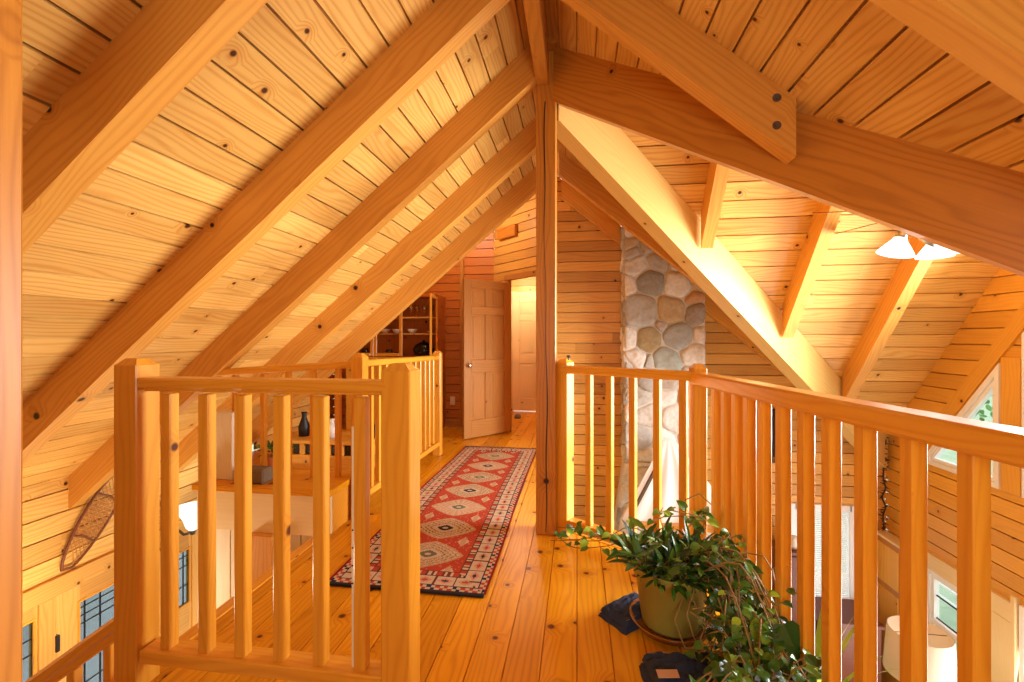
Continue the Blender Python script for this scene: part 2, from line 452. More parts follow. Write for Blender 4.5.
# ridge and valleys
b = B(); b.box((RX - .04, -1.65, 2.90), (RX + .04, 2.93, 3.2), axis=1, ch=.005, seed=3)
b.box((-.3, 2.86, 3.12), (.05, 3.2, 3.4), axis=1, ch=0, seed=3)
tag(b.build('ridge_beam', 'post'), 'ridge beam running overhead from camera to the centre post', 'beam')
def valley(p, q, zf0, zf1, hgt, thick, side, name, mat, lab):
    p, q = V(p), V(q); dirn = (q - p).normalized(); nrm = V((-dirn.y, dirn.x)) * side
    b = B(); P = [(p.x, p.y, zf0), (q.x, q.y, zf1), (q.x, q.y, zf1 - hgt), (p.x, p.y, zf0 - hgt)]
    b.prism(P, (nrm.x * thick, nrm.y * thick, 0), (q.x - p.x, q.y - p.y, zf1 - zf0), seed=9, tint=.5)
    return tag(b.build(name, mat), lab, 'beam')
x1 = 2.3
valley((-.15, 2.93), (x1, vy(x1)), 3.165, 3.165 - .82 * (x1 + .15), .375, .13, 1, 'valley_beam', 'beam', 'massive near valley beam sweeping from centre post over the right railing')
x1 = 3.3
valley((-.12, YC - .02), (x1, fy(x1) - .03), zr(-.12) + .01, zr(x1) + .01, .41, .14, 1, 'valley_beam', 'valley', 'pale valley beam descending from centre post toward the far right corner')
# centre post
b = B(); b.box((-.263, 2.93, 0), (-.133, 3.06, 3.12), axis=2, ch=.006, seed=21)
post = tag(b.build('support_post', 'post'), 'square timber centre post with a long drying crack', 'post')
b = B(); pts = []
for k in range(60):
    z = .02 + k * .047; x = -.200 + .008 * math.sin(z * 2.1) + .004 * math.sin(z * 9)
    pts.append((x, z))
for (xa, za), (xb, zb) in zip(pts, pts[1:]):
    wa = .0025 + .0015 * math.sin(za * 3)
    b.mesh([(xa - wa, 2.9285, za), (xa + wa, 2.9285, za), (xb + wa, 2.9285, zb), (xb - wa, 2.9285, zb), (xa, 2.934, za), (xb, 2.934, zb)],
           [[0, 1, 2, 3], [1, 4, 5, 2], [4, 0, 3, 5]], (0, 0, 1))
tag(b.build('crack', 'dark', post), 'dark drying crack')
b = B(); b.box((-.99, .47, LOW), (-.858, .60, zl(-.93) - .06), axis=2, ch=.006, seed=33)
tag(b.build('support_post', 'beam'), 'full height post at the left edge of view beside the stairs', 'post')

# ------------------------------------------------------------------ loft floor
b = B()
A2, N2, N3 = V((-.115, 3.0)), V((.63, 2.51)), V((.847, 1.0))
FX = -1.65
polys = [[(-1.65, -.60), (1.38, -.60), (1.38, .86), (-1.65, 1.3)],            # u = Y, w = X
         [(1.38, FX), (2.74, FX), (2.48, .64), (1.38, .86)],
         [(2.48, .64), (2.74, FX), (2.74, .36)], [(2.74, FX), (3.03, FX), (3.03, -.11), (2.74, .36)],
         [(3.03, -2.45), (5.4, -2.45), (5.4, -.11), (3.03, -.11)], [(3.92, -3.0), (5.4, -3.0), (5.4, -2.45), (3.92, -2.45)],
         [(5.4, -.05), (8.0, -.05), (8.0, -3.0), (5.4, -3.0)],
         [(4.0, -3.6), (6.4, -3.6), (6.4, -3.0), (4.0, -3.0)]]
boards(b, (0, 0, 0), (0, 1, 0), (1, 0, 0), polys, .139, 21, gap=.0014, depth=.008, seglen=(2.5, 4.5))
struct(b.build('floor', 'floor'), 'honey pine plank loft floor')
b = B(); 
b.box((FX - .02, 1.36, -.2), (FX + .045, 2.74, .006), axis=1, seed=1)
b.box((FX - .02, 1.33, -.2), (-.60, 1.385, .006), axis=0, seed=2)
b.box((-.64, -1.0, -.2), (-.60, 1.36, .004), axis=1, seed=4)
struct(b.build('trim_1', 'rail'), 'pine nosing along the stairwell edge of the loft floor')
b = B()
for p, q in ((A2, N2), (N2, N3 + (N3 - N2) * .5)):
    dd = (q - p).normalized(); nn = V((-dd.y, dd.x)) if V((-dd.y, dd.x)).x > 0 else V((dd.y, -dd.x))
    b.bar((p.x + nn.x * .06, p.y + nn.y * .06, -.12), (q.x + nn.x * .06, q.y + nn.y * .06, -.12), .03, .24, seed=6)
b.bar((-.09, 3.06, -.12), (-.09, 5.45, -.12), .03, .24, seed=8)
struct(b.build('trim_2', 'rail'), 'pine fascia along the gallery edge of the loft floor')
b = B(); b.face([(-4.5, -1.5, LOW), (4.5, -1.5, LOW), (4.5, 8.2, LOW), (-4.5, 8.2, LOW)], [(0, 0), (0, 9), (10, 9), (10, 0)])
struct(b.build('floor', 'carpet'), 'lower storey floor far below the gallery')

# ------------------------------------------------------------------ walls
bw = .121
# far wall (chimney and great room)
b = B()
xv = 3.35
boards(b, (0, YF, 0), (1, 0, 0), (0, 0, 1), [[(-.28, LOW), (2.4, LOW), (2.4, -.62), (-.28, -.62)], [(2.98, LOW), (XW, LOW), (XW, -.62), (2.98, -.62)],
       [(2.4, LOW), (2.98, LOW), (2.98, -1.6), (2.4, -1.6)],
       [(-.28, -.62), (XW, -.62), (XW, .2), (-.22, 3.2), (-.28, 3.2)]], bw, 31)
struct(b.build('wall_far', 'wall'), 'horizontal pine board wall behind the stone chimney')
# left wall over the front door
b = B()
boards(b, (XL, 0, 0), (0, 1, 0), (0, 0, 1), [[(-1.7, -.45), (4.74, -.45), (4.74, .26), (-1.7, .26)], [(4.05, LOW), (4.74, LOW), (4.74, -.45), (4.05, -.45)], [(-1.7, LOW), (2.2, LOW), (2.2, -.45), (-1.7, -.45)]], .155, 32)
struct(b.build('wall_left', 'ceil'), 'pale pine board wall above the leaded front door')
# right gable wall with its openings
b = B()
top1 = lambda y: .17 + 1.2 * (4.87 - y)
apex = zf(YC)
P = [[(4.87, LOW), (YF, LOW), (YF, .17), (4.87, .17)],
     [(4.20, -.92), (4.87, -.92), (4.87, .07), (4.20, .07)], [(4.20, LOW), (4.87, LOW), (4.87, -1.95), (4.20, -1.95)],
     [(3.93, -.75), (4.20, -.75), (4.20, .07), (3.93, .07)], [(3.95, LOW), (4.20, LOW), (4.20, -.75), (3.95, -.75)],
     [(2.19, -.75), (3.93, -.75), (3.93, .07), (2.19, .07)], [(-1.7, LOW), (2.19, LOW), (2.19, .07), (-1.7, .07)], [(-1.7, .07), (.2, .07), (.2, .25), (-1.7, .25)],
     [(3.93, .07), (4.12, .07), (4.12, 1.07), (3.93, 1.3)],
     [(2.0, .07), (2.19, .07), (2.19, 1.3), (2.0, 1.07)], [(.2, .07), (1.25, .07), (1.25, .17), (.2, .17)],
     [(4.87, .17), (YF, .17), (YF, .185), (3.06, apex), (3.06, 2.34)], [(3.06, 2.34), (3.06, apex), (.2, apex - MN * 2.86), (.2, .17), (1.25, .17)]]
boards(b, (XW, 0, 0), (0, 1, 0), (0, 0, 1), P, .135, 33, seglen=(8, 12))
struct(b.build('wall_right', 'yellow'), 'golden pine gable wall holding the angled windows')
b = B()
boards(b, (0, -1.65, 0), (1, 0, 0), (0, 0, 1), [[(XL, LOW), (XW, LOW), (XW, .25), (RX, 3.22), (XL, .25)]], bw, 38)
struct(b.build('wall_near', 'wall'), 'pine board gable wall behind the camera')
# hall walls at the back left
b = B()
boards(b, (0, 6.36, 0), (1, 0, 0), (0, 0, 1), [[(-3.6, 0), (-1.17, 0), (-1.17, 3.25), (-3.6, 3.25)]], bw, 34)
struct(b.build('wall_back', 'redwall'), 'red brown pine wall beside the open panelled door')
b = B()
E0, E1 = V((-1.17, 6.36)), V((-.28, 5.47)); eu = (E1 - E0).normalized(); eL = (E1 - E0).length
s0, s1 = .37, 1.14
boards(b, (E0.x, E0.y, 0), (eu.x, eu.y, 0), (0, 0, 1), [[(0, 0), (s0, 0), (s0, 3.3), (0, 3.3)], [(s0, 2.05), (s1, 2.05), (s1, 3.3), (s0, 3.3)], [(s1, 0), (eL, 0), (eL, 3.3), (s1, 3.3)]], bw, 35)
struct(b.build('wall_hall', 'wall'), 'angled pine wall around the hall doorway')
b = B(); en = V((-eu.y, eu.x, 0)) * -1
if en.y > 0: en = -en
for s_ in (s0 - .03, s1 + .03):
    p = E0 + eu * s_
    b.obox(V((p.x, p.y, 1.02)) + en * .005, V((eu.x, eu.y, 0)) * .07, en * .05, V((0, 0, 2.05)), (0, 0, 1), seed=int(s_ * 10))
p = E0 + eu * (s0 + s1) / 2
b.obox(V((p.x, p.y, 2.085)) + en * .005, V((eu.x, eu.y, 0)) * (s1 - s0 + .16), en * .05, V((0, 0, .07)), (eu.x, eu.y, 0), seed=4)
struct(b.build('trim_3', 'door'), 'pine casing of the angled hall doorway')
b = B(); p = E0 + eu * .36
b.obox(V((p.x, p.y, 2.70)) + en * .03, V((eu.x, eu.y, 0)) * .40, en * .05, V((0, 0, .15)), (eu.x, eu.y, 0), seed=4)  # thin dark brown board lying flat on the angled wall
struct(b.build('trim_4', 'beam'), 'short brown board high on angled hall wall')
b = B(); b.box((-1.66, 6.32, 0), (-1.60, 6.36, 2.5), axis=2, seed=4); struct(b.build('trim_5', 'door'), 'upright pine trim left of the open door')
b = B(); b.box((-3.6, 6.335, 0), (-1.17, 6.36, .1), axis=0, seed=4); struct(b.build('baseboard_back', 'door'), 'pine baseboard under the red brown wall')
b = B()
boards(b, (0, 0, 3.22), (1, 0, 0), (0, 1, 0), [[(-3.6, 4.7), (-.2, 4.7), (-.2, 6.45), (-3.6, 6.45)]], .142, 36, ref=(-2, 5.5, 1.5))
boards(b, (-3.6, 0, 0), (0, 1, 0), (0, 0, 1), [[(4.7, 0), (6.4, 0), (6.4, 3.22), (4.7, 3.22)]], bw, 37, ref=(-2, 5.5, 1.5))
boards(b, (0, 4.75, 0), (1, 0, 0), (0, 0, 1), [[(-3.6, zl(-3.6)), (RX, zl(RX)), (RX, 3.22), (-3.6, 3.22)]], bw, 39, ref=(-2, 5.5, 1.5))
struct(b.build('ceiling_hall', 'wall'), 'pine boarded dormer above the hutch')
# room behind the doorway
b = B()
boards(b, (0, 7.9, 0), (1, 0, 0), (0, 0, 1), [[(-2.2, 0), (-1.12, 0), (-1.12, 2.4), (-2.2, 2.4)], [(-.28, 0), (.4, 0), (.4, 2.4), (-.28, 2.4)], [(-1.12, 2.02), (-.28, 2.02), (-.28, 2.4), (-1.12, 2.4)]], bw, 41, ref=(-.8, 7, 1))
boards(b, (-2.2, 0, 0), (0, 1, 0), (0, 0, 1), [[(6.4, 0), (7.9, 0), (7.9, 2.4), (6.4, 2.4)]], bw, 42, ref=(-.8, 7, 1))
boards(b, (-.05, 0, 0), (0, 1, 0), (0, 0, 1), [[(5.5, 0), (7.9, 0), (7.9, 2.4), (5.5, 2.4)]], bw, 43, ref=(-.8, 7, 1))
boards(b, (0, 0, 2.4), (1, 0, 0), (0, 1, 0), [[(-2.2, 6.45), (-1.2, 6.45), (-.05, 5.5), (-.05, 7.9), (-2.2, 7.9)]], .142, 44, ref=(-.8, 7, 1))
struct(b.build('wall_room', 'wall'), 'pine boarded room seen through the hall doorway')
# lower foyer wall under the plant ledge
b = B()
boards(b, (0, 2.80, 0), (0, 0, 1), (1, 0, 0), [[(LOW, -2.55), (-.005, -2.55), (-.005, -1.66), (LOW, -1.66)]], .13, 45, ref=(-2, 1.5, -1))
struct(b.build('wall_foyer', 'pale'), 'pale upright plank wall below the plant ledge')
b = B(); b.box((-2.14, 2.70, LOW), (-1.96, 2.79, -.02), axis=2, seed=12)
tag(b.build('pine_upright', 'rafter'), 'orange pine upright standing below the plant ledge in stairwell', 'post')

# ------------------------------------------------------------------ panelled doors
def leaf_door(bd, o, ux, nx, w, h, t=.035):
    """six panel door; o lower hinge corner, ux along the width, nx thickness direction"""
    o, ux, nx = V(o), V(ux).normalized(), V(nx).normalized(); zz = V((0, 0, 1))
    def blk(u0, u1, z0, z1, dep0, dep1, ax, sd):
        bd.obox(o + ux * (u0 + u1) / 2 + zz * (z0 + z1) / 2 + nx * (dep0 + dep1) / 2, ux * (u1 - u0), nx * (dep1 - dep0), zz * (z1 - z0), ax, .004, seed=sd)
    st = .11; rows = [(0, .22), (.82, .98), (1.56, 1.66), (h - .11, h)]
    blk(0, st, 0, h, 0, t, zz, 1); blk(w - st, w, 0, h, 0, t, zz, 2)
    for i, (a, c) in enumerate(rows): blk(st, w - st, a, c, .001, t - .001, ux, 3 + i)
    gaps = [(.22, .82), (.98, 1.56), (1.66, h - .11)]
    for i, (a, c) in enumerate(gaps):
        blk(w / 2 - .05, w / 2 + .05, a, c, .001, t - .001, zz, 8 + i)
        for j, (u0, u1) in enumerate(((st, w / 2 - .05), (w / 2 + .05, w - st))):
            blk(u0, u1, a, c, .012, t - .012, zz, 20 + i * 2 + j)
            blk(u0 + .03, u1 - .03, a + .03, c - .03, .006, t - .006, zz, 20 + i * 2 + j)
hp = E0 + eu * s0
ld = V((-.506, -.57, 0)).normalized()
b = B(); ln = V((-ld.y, ld.x, 0))
leaf_door(b, (hp.x, hp.y, .012), ld, ln, .76, 2.0)
d2 = struct(b.build('door_2', 'door'), 'open six panel pine door hinged on the angled hall wall', 'door')
kp = V((hp.x, hp.y, 0)) + ld * .70
for sgn, tt in ((1, .035), (-1, 0.0)):
    b = B(); b.lathe([(0, .06), (.02, .06), (.028, .05), (.026, .036), (.012, .03), (.012, .006), (.03, .004), (.03, 0)], V((kp.x, kp.y, .93)) + ln * tt, 20, axis=tuple(ln * sgn))
    tag(b.build('door_knob', 'steel', d2, smooth=True), 'polished door knob')
b = B(); leaf_door(b, (-1.10, 7.86, .01), (1, 0, 0), (0, -1, 0), .80, 1.99)
d3 = struct(b.build('door_3', 'cream'), 'pale closed panel door in the far lit room', 'door')
b = B(); b.lathe([(0, .05), (.026, .045), (.026, .03), (.01, .02), (.01, 0)], (-.37, 7.82, .93), 14, axis=(0, -1, 0)); b.build('door_knob', 'steel', d3, smooth=True)
b = B()
for a in ((-1.17, -1.10), (-.30, -.23)): b.box((a[0], 7.84, 0), (a[1], 7.9, 2.02), axis=2, seed=2)
b.box((-1.17, 7.84, 2.0), (-.23, 7.9, 2.08), axis=0, seed=3)
struct(b.build('trim_6', 'cream'), 'pale casing round the far room door')

# ------------------------------------------------------------------ front door wall (left, lower storey)
b = B(); 
b.box((XL - .02, 2.2, -.58), (XL + .035, 4.05, -.45), axis=1, seed=3)
for y0, y1 in ((2.20, 2.30), (2.66, 2.765), (3.68, 3.70), (3.93, 4.05)): b.box((XL - .02, y0, LOW), (XL + .03, y1, -.58), axis=2, seed=int(y0 * 20))
struct(b.build('trim_7', 'wall'), 'pine casing round the leaded front door and sidelights')
def leaded(y0, y1, z0, z1, name, lab, dy0, dy1, zb, zt, rows, cols, cat):
    root = B()
    for a in ((dy0, y0), (y1, dy1)): root.box((XL - .02, a[0], zb), (XL + .018, a[1], zt), axis=2, seed=int(a[0] * 31))
    root.box((XL - .02, y0, z1), (XL + .018, y1, zt), axis=1, seed=2); root.box((XL - .02, y0, zb), (XL + .018, y1, z0), axis=1, seed=3)
    o = struct(root.build(name, 'wall'), lab, cat)
    g = B(); g.box((XL - .003, y0, z0), (XL + .003, y1, z1), ch=0); g.build('leaded_glass', 'leaded', o)
    c = B(); f_ = lambda t: y0 + (y1 - y0) * t; h_ = lambda t: z1 - (z1 - z0) * t
    for t in cols: c.box((XL - .006, f_(t) - .0026, z0), (XL + .007, f_(t) + .0026, z1), ch=0)
    for t in rows: c.box((XL - .006, y0, h_(t) - .0026), (XL + .007, y1, h_(t) + .0026), ch=0)
    c.build('lead_came', 'lead', o)
    k = B(); w_ = .018
    for (a0, a1, c0, c1) in ((y0 - w_, y0, z0, z1), (y1, y1 + w_, z0, z1), (y0 - w_, y1 + w_, z1, z1 + w_), (y0 - w_, y1 + w_, z0 - w_, z0)): k.box((XL, a0, c0), (XL + .026, a1, c1), seed=1)
    k.build('glass_stop', 'rail', o)
    return o
leaded(2.93, 3.50, -1.75, -.72, 'door_1', 'front door with tall leaded glass in stained pine', 2.775, 3.675, LOW, -.58, (.05, .11, .17, .36, .62, .86), (.08, .28, .5, .72, .92), 'door')
leaded(2.42, 2.63, -2.2, -.68, 'window_1', 'leaded sidelight on the near side of the front door', 2.30, 2.66, LOW, -.58, (.08, .15, .4, .7), (.33, .66), 'window')
leaded(3.74, 3.90, -1.27, -.76, 'window_2', 'leaded sidelight on the far side of the front door', 3.70, 3.93, LOW, -.58, (.12, .3, .66), (.35, .7), 'window')
b = B(); b.box((XL + .01, 2.755, -.98), (XL + .045, 2.78, -.86), seed=1); tag(b.build('hinge', 'dark', bpy.data.objects['door_1']), 'dark steel hinge')
# sconce on the left wall
root = empty('wall_sconce', (XL + .03, 3.75, -.5), 'white flared glass wall sconce glowing beyond the stair balusters', 'lamp')
b = B(); b.lathe([(.03, -.06), (.055, -.03), (.075, .04), (.12, .12), (.165, .15), (.16, .155), (.115, .125), (.07, .045), (.05, -.025)], (XL + .19, 3.76, -.45), 24); b.build('glass_shade', 'sconce', root, smooth=True)
b = B(); b.lathe([(.0, -.1), (.02, -.1), (.032, -.06), (.03, -.05)], (XL + .19, 3.76, -.45), 16); b.tube([(XL, 3.76, -.5), (XL + .1, 3.76, -.56), (XL + .19, 3.76, -.53)], .012, 8); b.build('bracket', 'bolt', root, smooth=True)

# ------------------------------------------------------------------ snowshoes on the left wall
def snowshoe(tail, toe, w, lab):
    tail, toe = V(tail), V(toe); ax = (toe - tail); L = ax.length; a = ax.normalized(); e = V((0, -a.z, a.y)); off = V((.035, 0, 0))
    P = lambda t, s_: tail + a * (t * L) + e * s_ + off
    root = empty('snowshoe', tuple(tail), lab, 'snowshoe', 'pair of snowshoes on the wall')
    hw = lambda t: w * .5 * (max(0, math.sin(PI * min(1, t ** 1.2 * .985 + .008))) ** .42)
    outl = [P(t, hw(t)) for t in [k / 24 for k in range(25)]] + [P(t, -hw(t)) for t in [k / 24 for k in range(23, 0, -1)]]
    b = B(); b.tube(outl, .010, 7, closed=True); b.build('frame', 'bent', root, smooth=True)
    for t in (.30, .72):
        b = B(); b.tube([P(t, -hw(t)), P(t + .02, 0), P(t, hw(t))], .009, 6); b.build('crossbar', 'bent', root, smooth=True)
    b = B(); k = 0
    for i in range(1, 22):
        t = i / 22
        for sl in (.2, -.2):
            t2 = t + sl
            if 0.03 < t2 < .97: b.tube([P(t, -hw(t)), P((t + t2) / 2, 0), P(t2, hw(t2))], .0026, 4, cap=False)
    for i in range(1, 11):
        t = .31 + i / 11 * .40; b.tube([P(t, -hw(t)), P(t, hw(t))], .0042, 4, cap=False)
    b.build('webbing', 'web', root)
snowshoe((XL, 2.81, -.42), (XL, 3.24, .17), .22, 'snowshoe on left wall with its toe up beside the stair newel')
snowshoe((XL, 3.66, -.66), (XL, 3.36, .02), .22, 'snowshoe mostly hidden behind the stair newel and balusters')

# ------------------------------------------------------------------ railings
def square_post(root, x, y, z0, z1, w, ang, name='newel_post', cap=.02, sd=0, mat='rail'):
    b = B(); ca, sa = math.cos(ang), math.sin(ang); ex, ey = V((ca, sa, 0)), V((-sa, ca, 0)); c = V((x, y, 0))
    b.obox(c + V((0, 0, (z0 + z1 - cap) / 2)), ex * w, ey * w, V((0, 0, z1 - cap - z0)), (0, 0, 1), .004, seed=sd)
    h = w / 2 - .004; q = .55
    lo = [c + ex * sx * h + ey * sy * h + V((0, 0, z1 - cap - .003)) for sx, sy in ((-1, -1), (1, -1), (1, 1), (-1, 1))]
    hi = [c + ex * sx * h * q + ey * sy * h * q + V((0, 0, z1)) for sx, sy in ((-1, -1), (1, -1), (1, 1), (-1, 1))]
    b.mesh(lo + hi, [[0, 1, 5, 4], [1, 2, 6, 5], [2, 3, 7, 6], [3, 0, 4, 7], [4, 5, 6, 7]], (0, 0, 1), seed=sd)
    return b.build(name, mat, root)
def baluster(root, x, y, z0, z1, w, ang, sd):
    b = B(); ca, sa = math.cos(ang), math.sin(ang)
    b.obox(V((x, y, (z0 + z1) / 2)), V((ca, sa, 0)) * w, V((-sa, ca, 0)) * w, V((0, 0, z1 - z0)), (0, 0, 1), .003, seed=sd)
    return b.build('baluster', 'rail', root)
# stair guard at front left
ry = 1.46
root = empty('stair_railing', (-1.1, ry, 0), 'front left stair railing with two chamfered newels and six balusters', 'railing')
square_post(root, -1.610, ry + .01, -.5, 1.195, .096, 0, sd=41); square_post(root, -.585, ry, -.25, 1.185, .1, 0, sd=42)
b = B(); b.box((-1.55, ry - .05, 1.09), (-.61, ry + .04, 1.128), axis=0, ch=.007, seed=43); b.build('handrail', 'rail', root)
b = B(); b.box((-1.55, ry - .02, 1.078), (-.61, ry + .02, 1.09), axis=0, ch=.003, seed=48); b.build('fillet', 'rail', root)
b = B(); b.box((-1.55, ry - .04, .105), (-.61, ry + .045, .152), axis=0, ch=.004, seed=44); b.build('bottom_rail', 'rail', root)
for k, x in enumerate((-1.464, -1.312, -1.170, -1.021, -.873, -.724)): baluster(root, x, ry, .150, 1.07, .041, 0, 50 + k)
b = B(); b.box((-.7555, ry - .012, .155), (-.7475, ry + .006, .97), ch=.001)
hs = tag(b.build('hinge_strip', 'plate', root), 'white metal strip with screw holes')
for z in (.62, .56, .50, .44):
    b = B(); b.lathe([(0, .002), (.003, .002), (.003, 0)], (-.7515, ry - .012, z), 8, axis=(0, -1, 0)); b.build('screw', 'dark', hs)
# stair handrail going down
root = empty('stair_handrail', (-1.66, 1.52, .2), 'sloping pine handrail descending the stairs at lower left', 'handrail')
b = B(); b.bar((-1.60, 1.52, .28), (-3.3, 1.52, -.93), .062, .05, ch=.012, seed=3); b.build('handrail', 'rail', root)
b = B(); b.bar((-1.60, 1.52, .235), (-3.3, 1.52, -.975), .04, .03, ch=.004, seed=5); b.build('fillet', 'rail', root)
for k in range(9):
    x = -1.78 - k * .165; zt = .225 - (abs(x) - 1.60) * .712
    baluster(root, x, 1.52, zt - .88, zt, .036, 0, 70 + k)
# the staircase itself
root = empty('staircase', (-.62, 1.0, LOW), 'pine staircase descending to the left below the railing', 'staircase')
for k in range(11):
    z = -.19 * (k + 1); x = -.62 - .267 * k
    b = B(); b.box((x - .285, .645, z - .035), (x, 1.34, z), axis=1, seed=80 + k); b.build('tread', 'floor', root)
b = B()
for yy in (.626, 1.34): b.bar((-.62, yy, -.20), (-3.6, yy, -2.32), .035, .26, seed=2)
b.build('stringer', 'rail', root)
# corridor railing (left side of the runner)
root = empty('corridor_railing', (-1.52, 3.9, 0), 'corridor railing left of the red runner, ending by the door', 'railing')
square_post(root, -1.52, 3.03, 0, 1.16, .09, 0, sd=1); square_post(root, -1.50, 4.78, 0, 1.13, .085, 0, sd=2)
b = B(); b.bar((-1.52, 3.07, 1.09), (-1.50, 4.74, 1.06), .085, .045, ch=.008, seed=3); b.build('handrail', 'rail', root)
b = B(); b.bar((-1.52, 3.07, .15), (-1.50, 4.74, .13), .07, .045, seed=4); b.build('bottom_rail', 'rail', root)
for k in range(12):
    t = (k + 1) / 13; baluster(root, -1.52 + .02 * t, 3.07 + 1.67 * t, .16, 1.06, .036, 0, 90 + k)
# railing on the plant ledge
root = empty('ledge_railing', (-2.1, 3.05, .285), 'pine railing standing on the plant ledge behind the stair balusters', 'railing')
b = B(); b.bar((-1.56, 3.05, 1.085), (-2.60, 2.92, 1.02), .085, .05, ch=.008, seed=5); b.build('handrail', 'rail', root)
for k, t in enumerate((.12, .29, .46, .63)):
    baluster(root, -1.56 - 1.04 * t, 3.05 - .13 * t, .28, 1.06 - .065 * t, .036, 0, 110 + k)
baluster(root, -2.42, 2.945, .75, 1.02, .036, 0, 118)
# plant ledge
root = empty('plant_ledge', (-2.05, 2.95, 0), 'low pine plant ledge between corridor post and stairwell', 'ledge')
b = B(); b.box((-2.57, 2.725, .245), (-1.57, 3.16, .285), axis=0, ch=.004, seed=3); b.build('ledge_top', 'floor', root)
b = B(); b.box((-2.55, 2.75, -.02), (-1.58, 2.775, .245), axis=0, ch=.002, seed=4); b.build('front_panel', 'cream', root)
b = B(); b.box((-2.55, 2.78, -.02), (-1.58, 3.14, .244), axis=0, ch=.002, seed=4); b.build('body', 'rail', root)
b = B(); b.box((-2.56, 2.84, .286), (-2.36, 3.0, .75), axis=2, ch=.004, seed=14)
tag(b.build('panel_box', 'pale'), 'pale boxed pier standing on left end of plant ledge', 'pier')
# gallery railing from the post to the corner, and along the right
def dirang(p, q): return math.atan2(q.y - p.y, q.x - p.x)
root = empty('gallery_railing', (.26, 2.75, 0), 'gallery railing from centre post to corner newel, chimney behind', 'railing')
an = dirang(A2, N2); D2 = (N2 - A2).normalized()
square_post(root, A2.x + D2.x * .045, A2.y + D2.y * .045, 0, 1.135, .085, an, sd=5)
b = B(); b.bar((A2.x, A2.y, 1.068), (N2.x, N2.y, 1.068), .088, .05, ch=.009, seed=5); b.build('handrail', 'rail', root)
b = B(); b.bar((A2.x, A2.y, .085), (N2.x, N2.y, .085), .075, .045, seed=6); b.build('bottom_rail', 'rail', root)
for k, t in enumerate((.229, .372, .522, .67, .815)):
    p = A2 + D2 * t; baluster(root, p.x, p.y, .105, 1.048, .038, an, 120 + k)
b = B(); p = A2 + D2 * .075; b.lathe([(.0, .03), (.012, .03), (.016, .02), (.006, .012), (.006, 0)], (p.x, p.y - .03, 1.13), 12); b.build('hook', 'bolt', root)
root = empty('gallery_railing', (.74, 1.75, 0), 'long gallery railing receding along the right side to corner newel', 'railing')
D3 = (N3 - N2).normalized(); an = dirang(N2, N3)
square_post(root, N2.x, N2.y, 0, 1.135, .07, an, sd=8)
e3 = N2 + D3 * 2.6
b = B(); b.bar((N2.x, N2.y, 1.06), (e3.x, e3.y, 1.06), .088, .062, ch=.009, seed=15); b.build('handrail', 'rail', root)
b = B(); b.bar((N2.x, N2.y, .085), (e3.x, e3.y, .085), .075, .045, seed=16); b.build('bottom_rail', 'rail', root)
for k, t in enumerate((.22, .32, .42, .52, .63, .753, .879, 1.0, 1.135, 1.285, 1.43, 1.605, 1.72, 1.87, 2.02, 2.17, 2.32)):
    p = N2 + D3 * t; baluster(root, p.x, p.y, .105, 1.035, .039, an, 130 + k)

# ------------------------------------------------------------------ chimney
CX0, CX1, CY = .52, 1.385, 5.16
def voronoi(seeds, bounds):
    cells = []
    for i, s_ in enumerate(seeds):
        (x, z, r, col) = s_
        poly = [(bounds[0], bounds[2]), (bounds[1], bounds[2]), (bounds[1], bounds[3]), (bounds[0], bounds[3])]
        for j, t in enumerate(seeds):
            if i == j: continue
            dx, dz_ = t[0] - x, t[1] - z; dd = math.hypot(dx, dz_)
            if dd > 1.2 or dd < 1e-6: continue
            k = .5 + (r * r - t[2] * t[2]) / (2 * dd * dd)
            mx, mz = x + dx * k, z + dz_ * k; nx, nz = -dz_, dx
            poly = clip(poly, (mx, mz), (mx + nx, mz + nz))
            if len(poly) < 3: break
        if len(poly) >= 3: cells.append((poly, col))
    return cells
GREY, TAN, WHT, PUR, OLV, ORG = (186, 180, 170), (198, 176, 140), (222, 216, 206), (172, 160, 148), (176, 156, 116), (214, 170, 128)
def px_on_chim(px, py):
    u = (px - 512) / FPX; v_ = (338 - py) / FPX; c, s_ = math.cos(TH), math.sin(TH)
    rx, ry_ = u * c - s_, u * s_ + c; k = CY / ry_
    return rx * k, H + v_ * k
seeds = []
for (cx_, cy_, r, col) in ((415, 222, .10, GREY), (432, 268, .14, WHT), (404, 326, .10, WHT), (466, 312, .17, (166, 164, 156)), (552, 325, .16, WHT), (597, 368, .09, ORG), (438, 405, .2, (192, 190, 182)),
        (530, 402, .17, TAN), (608, 415, .13, PUR), (404, 490, .12, WHT), (458, 492, .15, OLV), (506, 448, .08, PUR), (556, 486, .17, (176, 178, 174)), (620, 480, .1, WHT), (598, 540, .14, WHT), (520, 560, .16, (182, 188, 178)),
        (424, 556, .12, WHT), (462, 568, .08, GREY), (490, 250, .15, GREY), (400, 190, .12, TAN), (470, 200, .14, GREY), (560, 250, .14, WHT), (620, 300, .14, TAN), (620, 220, .14, GREY), (540, 190, .14, TAN)):
    x, z = px_on_chim(500 + cx_ / 3.1, 180 + cy_ / 3.1); seeds.append((x, z, r, col))
rnd = random.Random(5); cols_ = [WHT, GREY, WHT, (196, 186, 172), (176, 168, 156), TAN, WHT]
zlow = min(s_[1] for s_ in seeds) - .14; z = zlow
while z > LOW - .1:
    x = CX0 - .35 + rnd.uniform(0, .1)
    while x < CX1 + .4:
        seeds.append((x + rnd.uniform(-.04, .04), z + rnd.uniform(-.05, .05), rnd.uniform(.1, .17), rnd.choice(cols_))); x += rnd.uniform(.2, .3)
    z -= .22
z = max(s_[1] for s_ in seeds) + .12
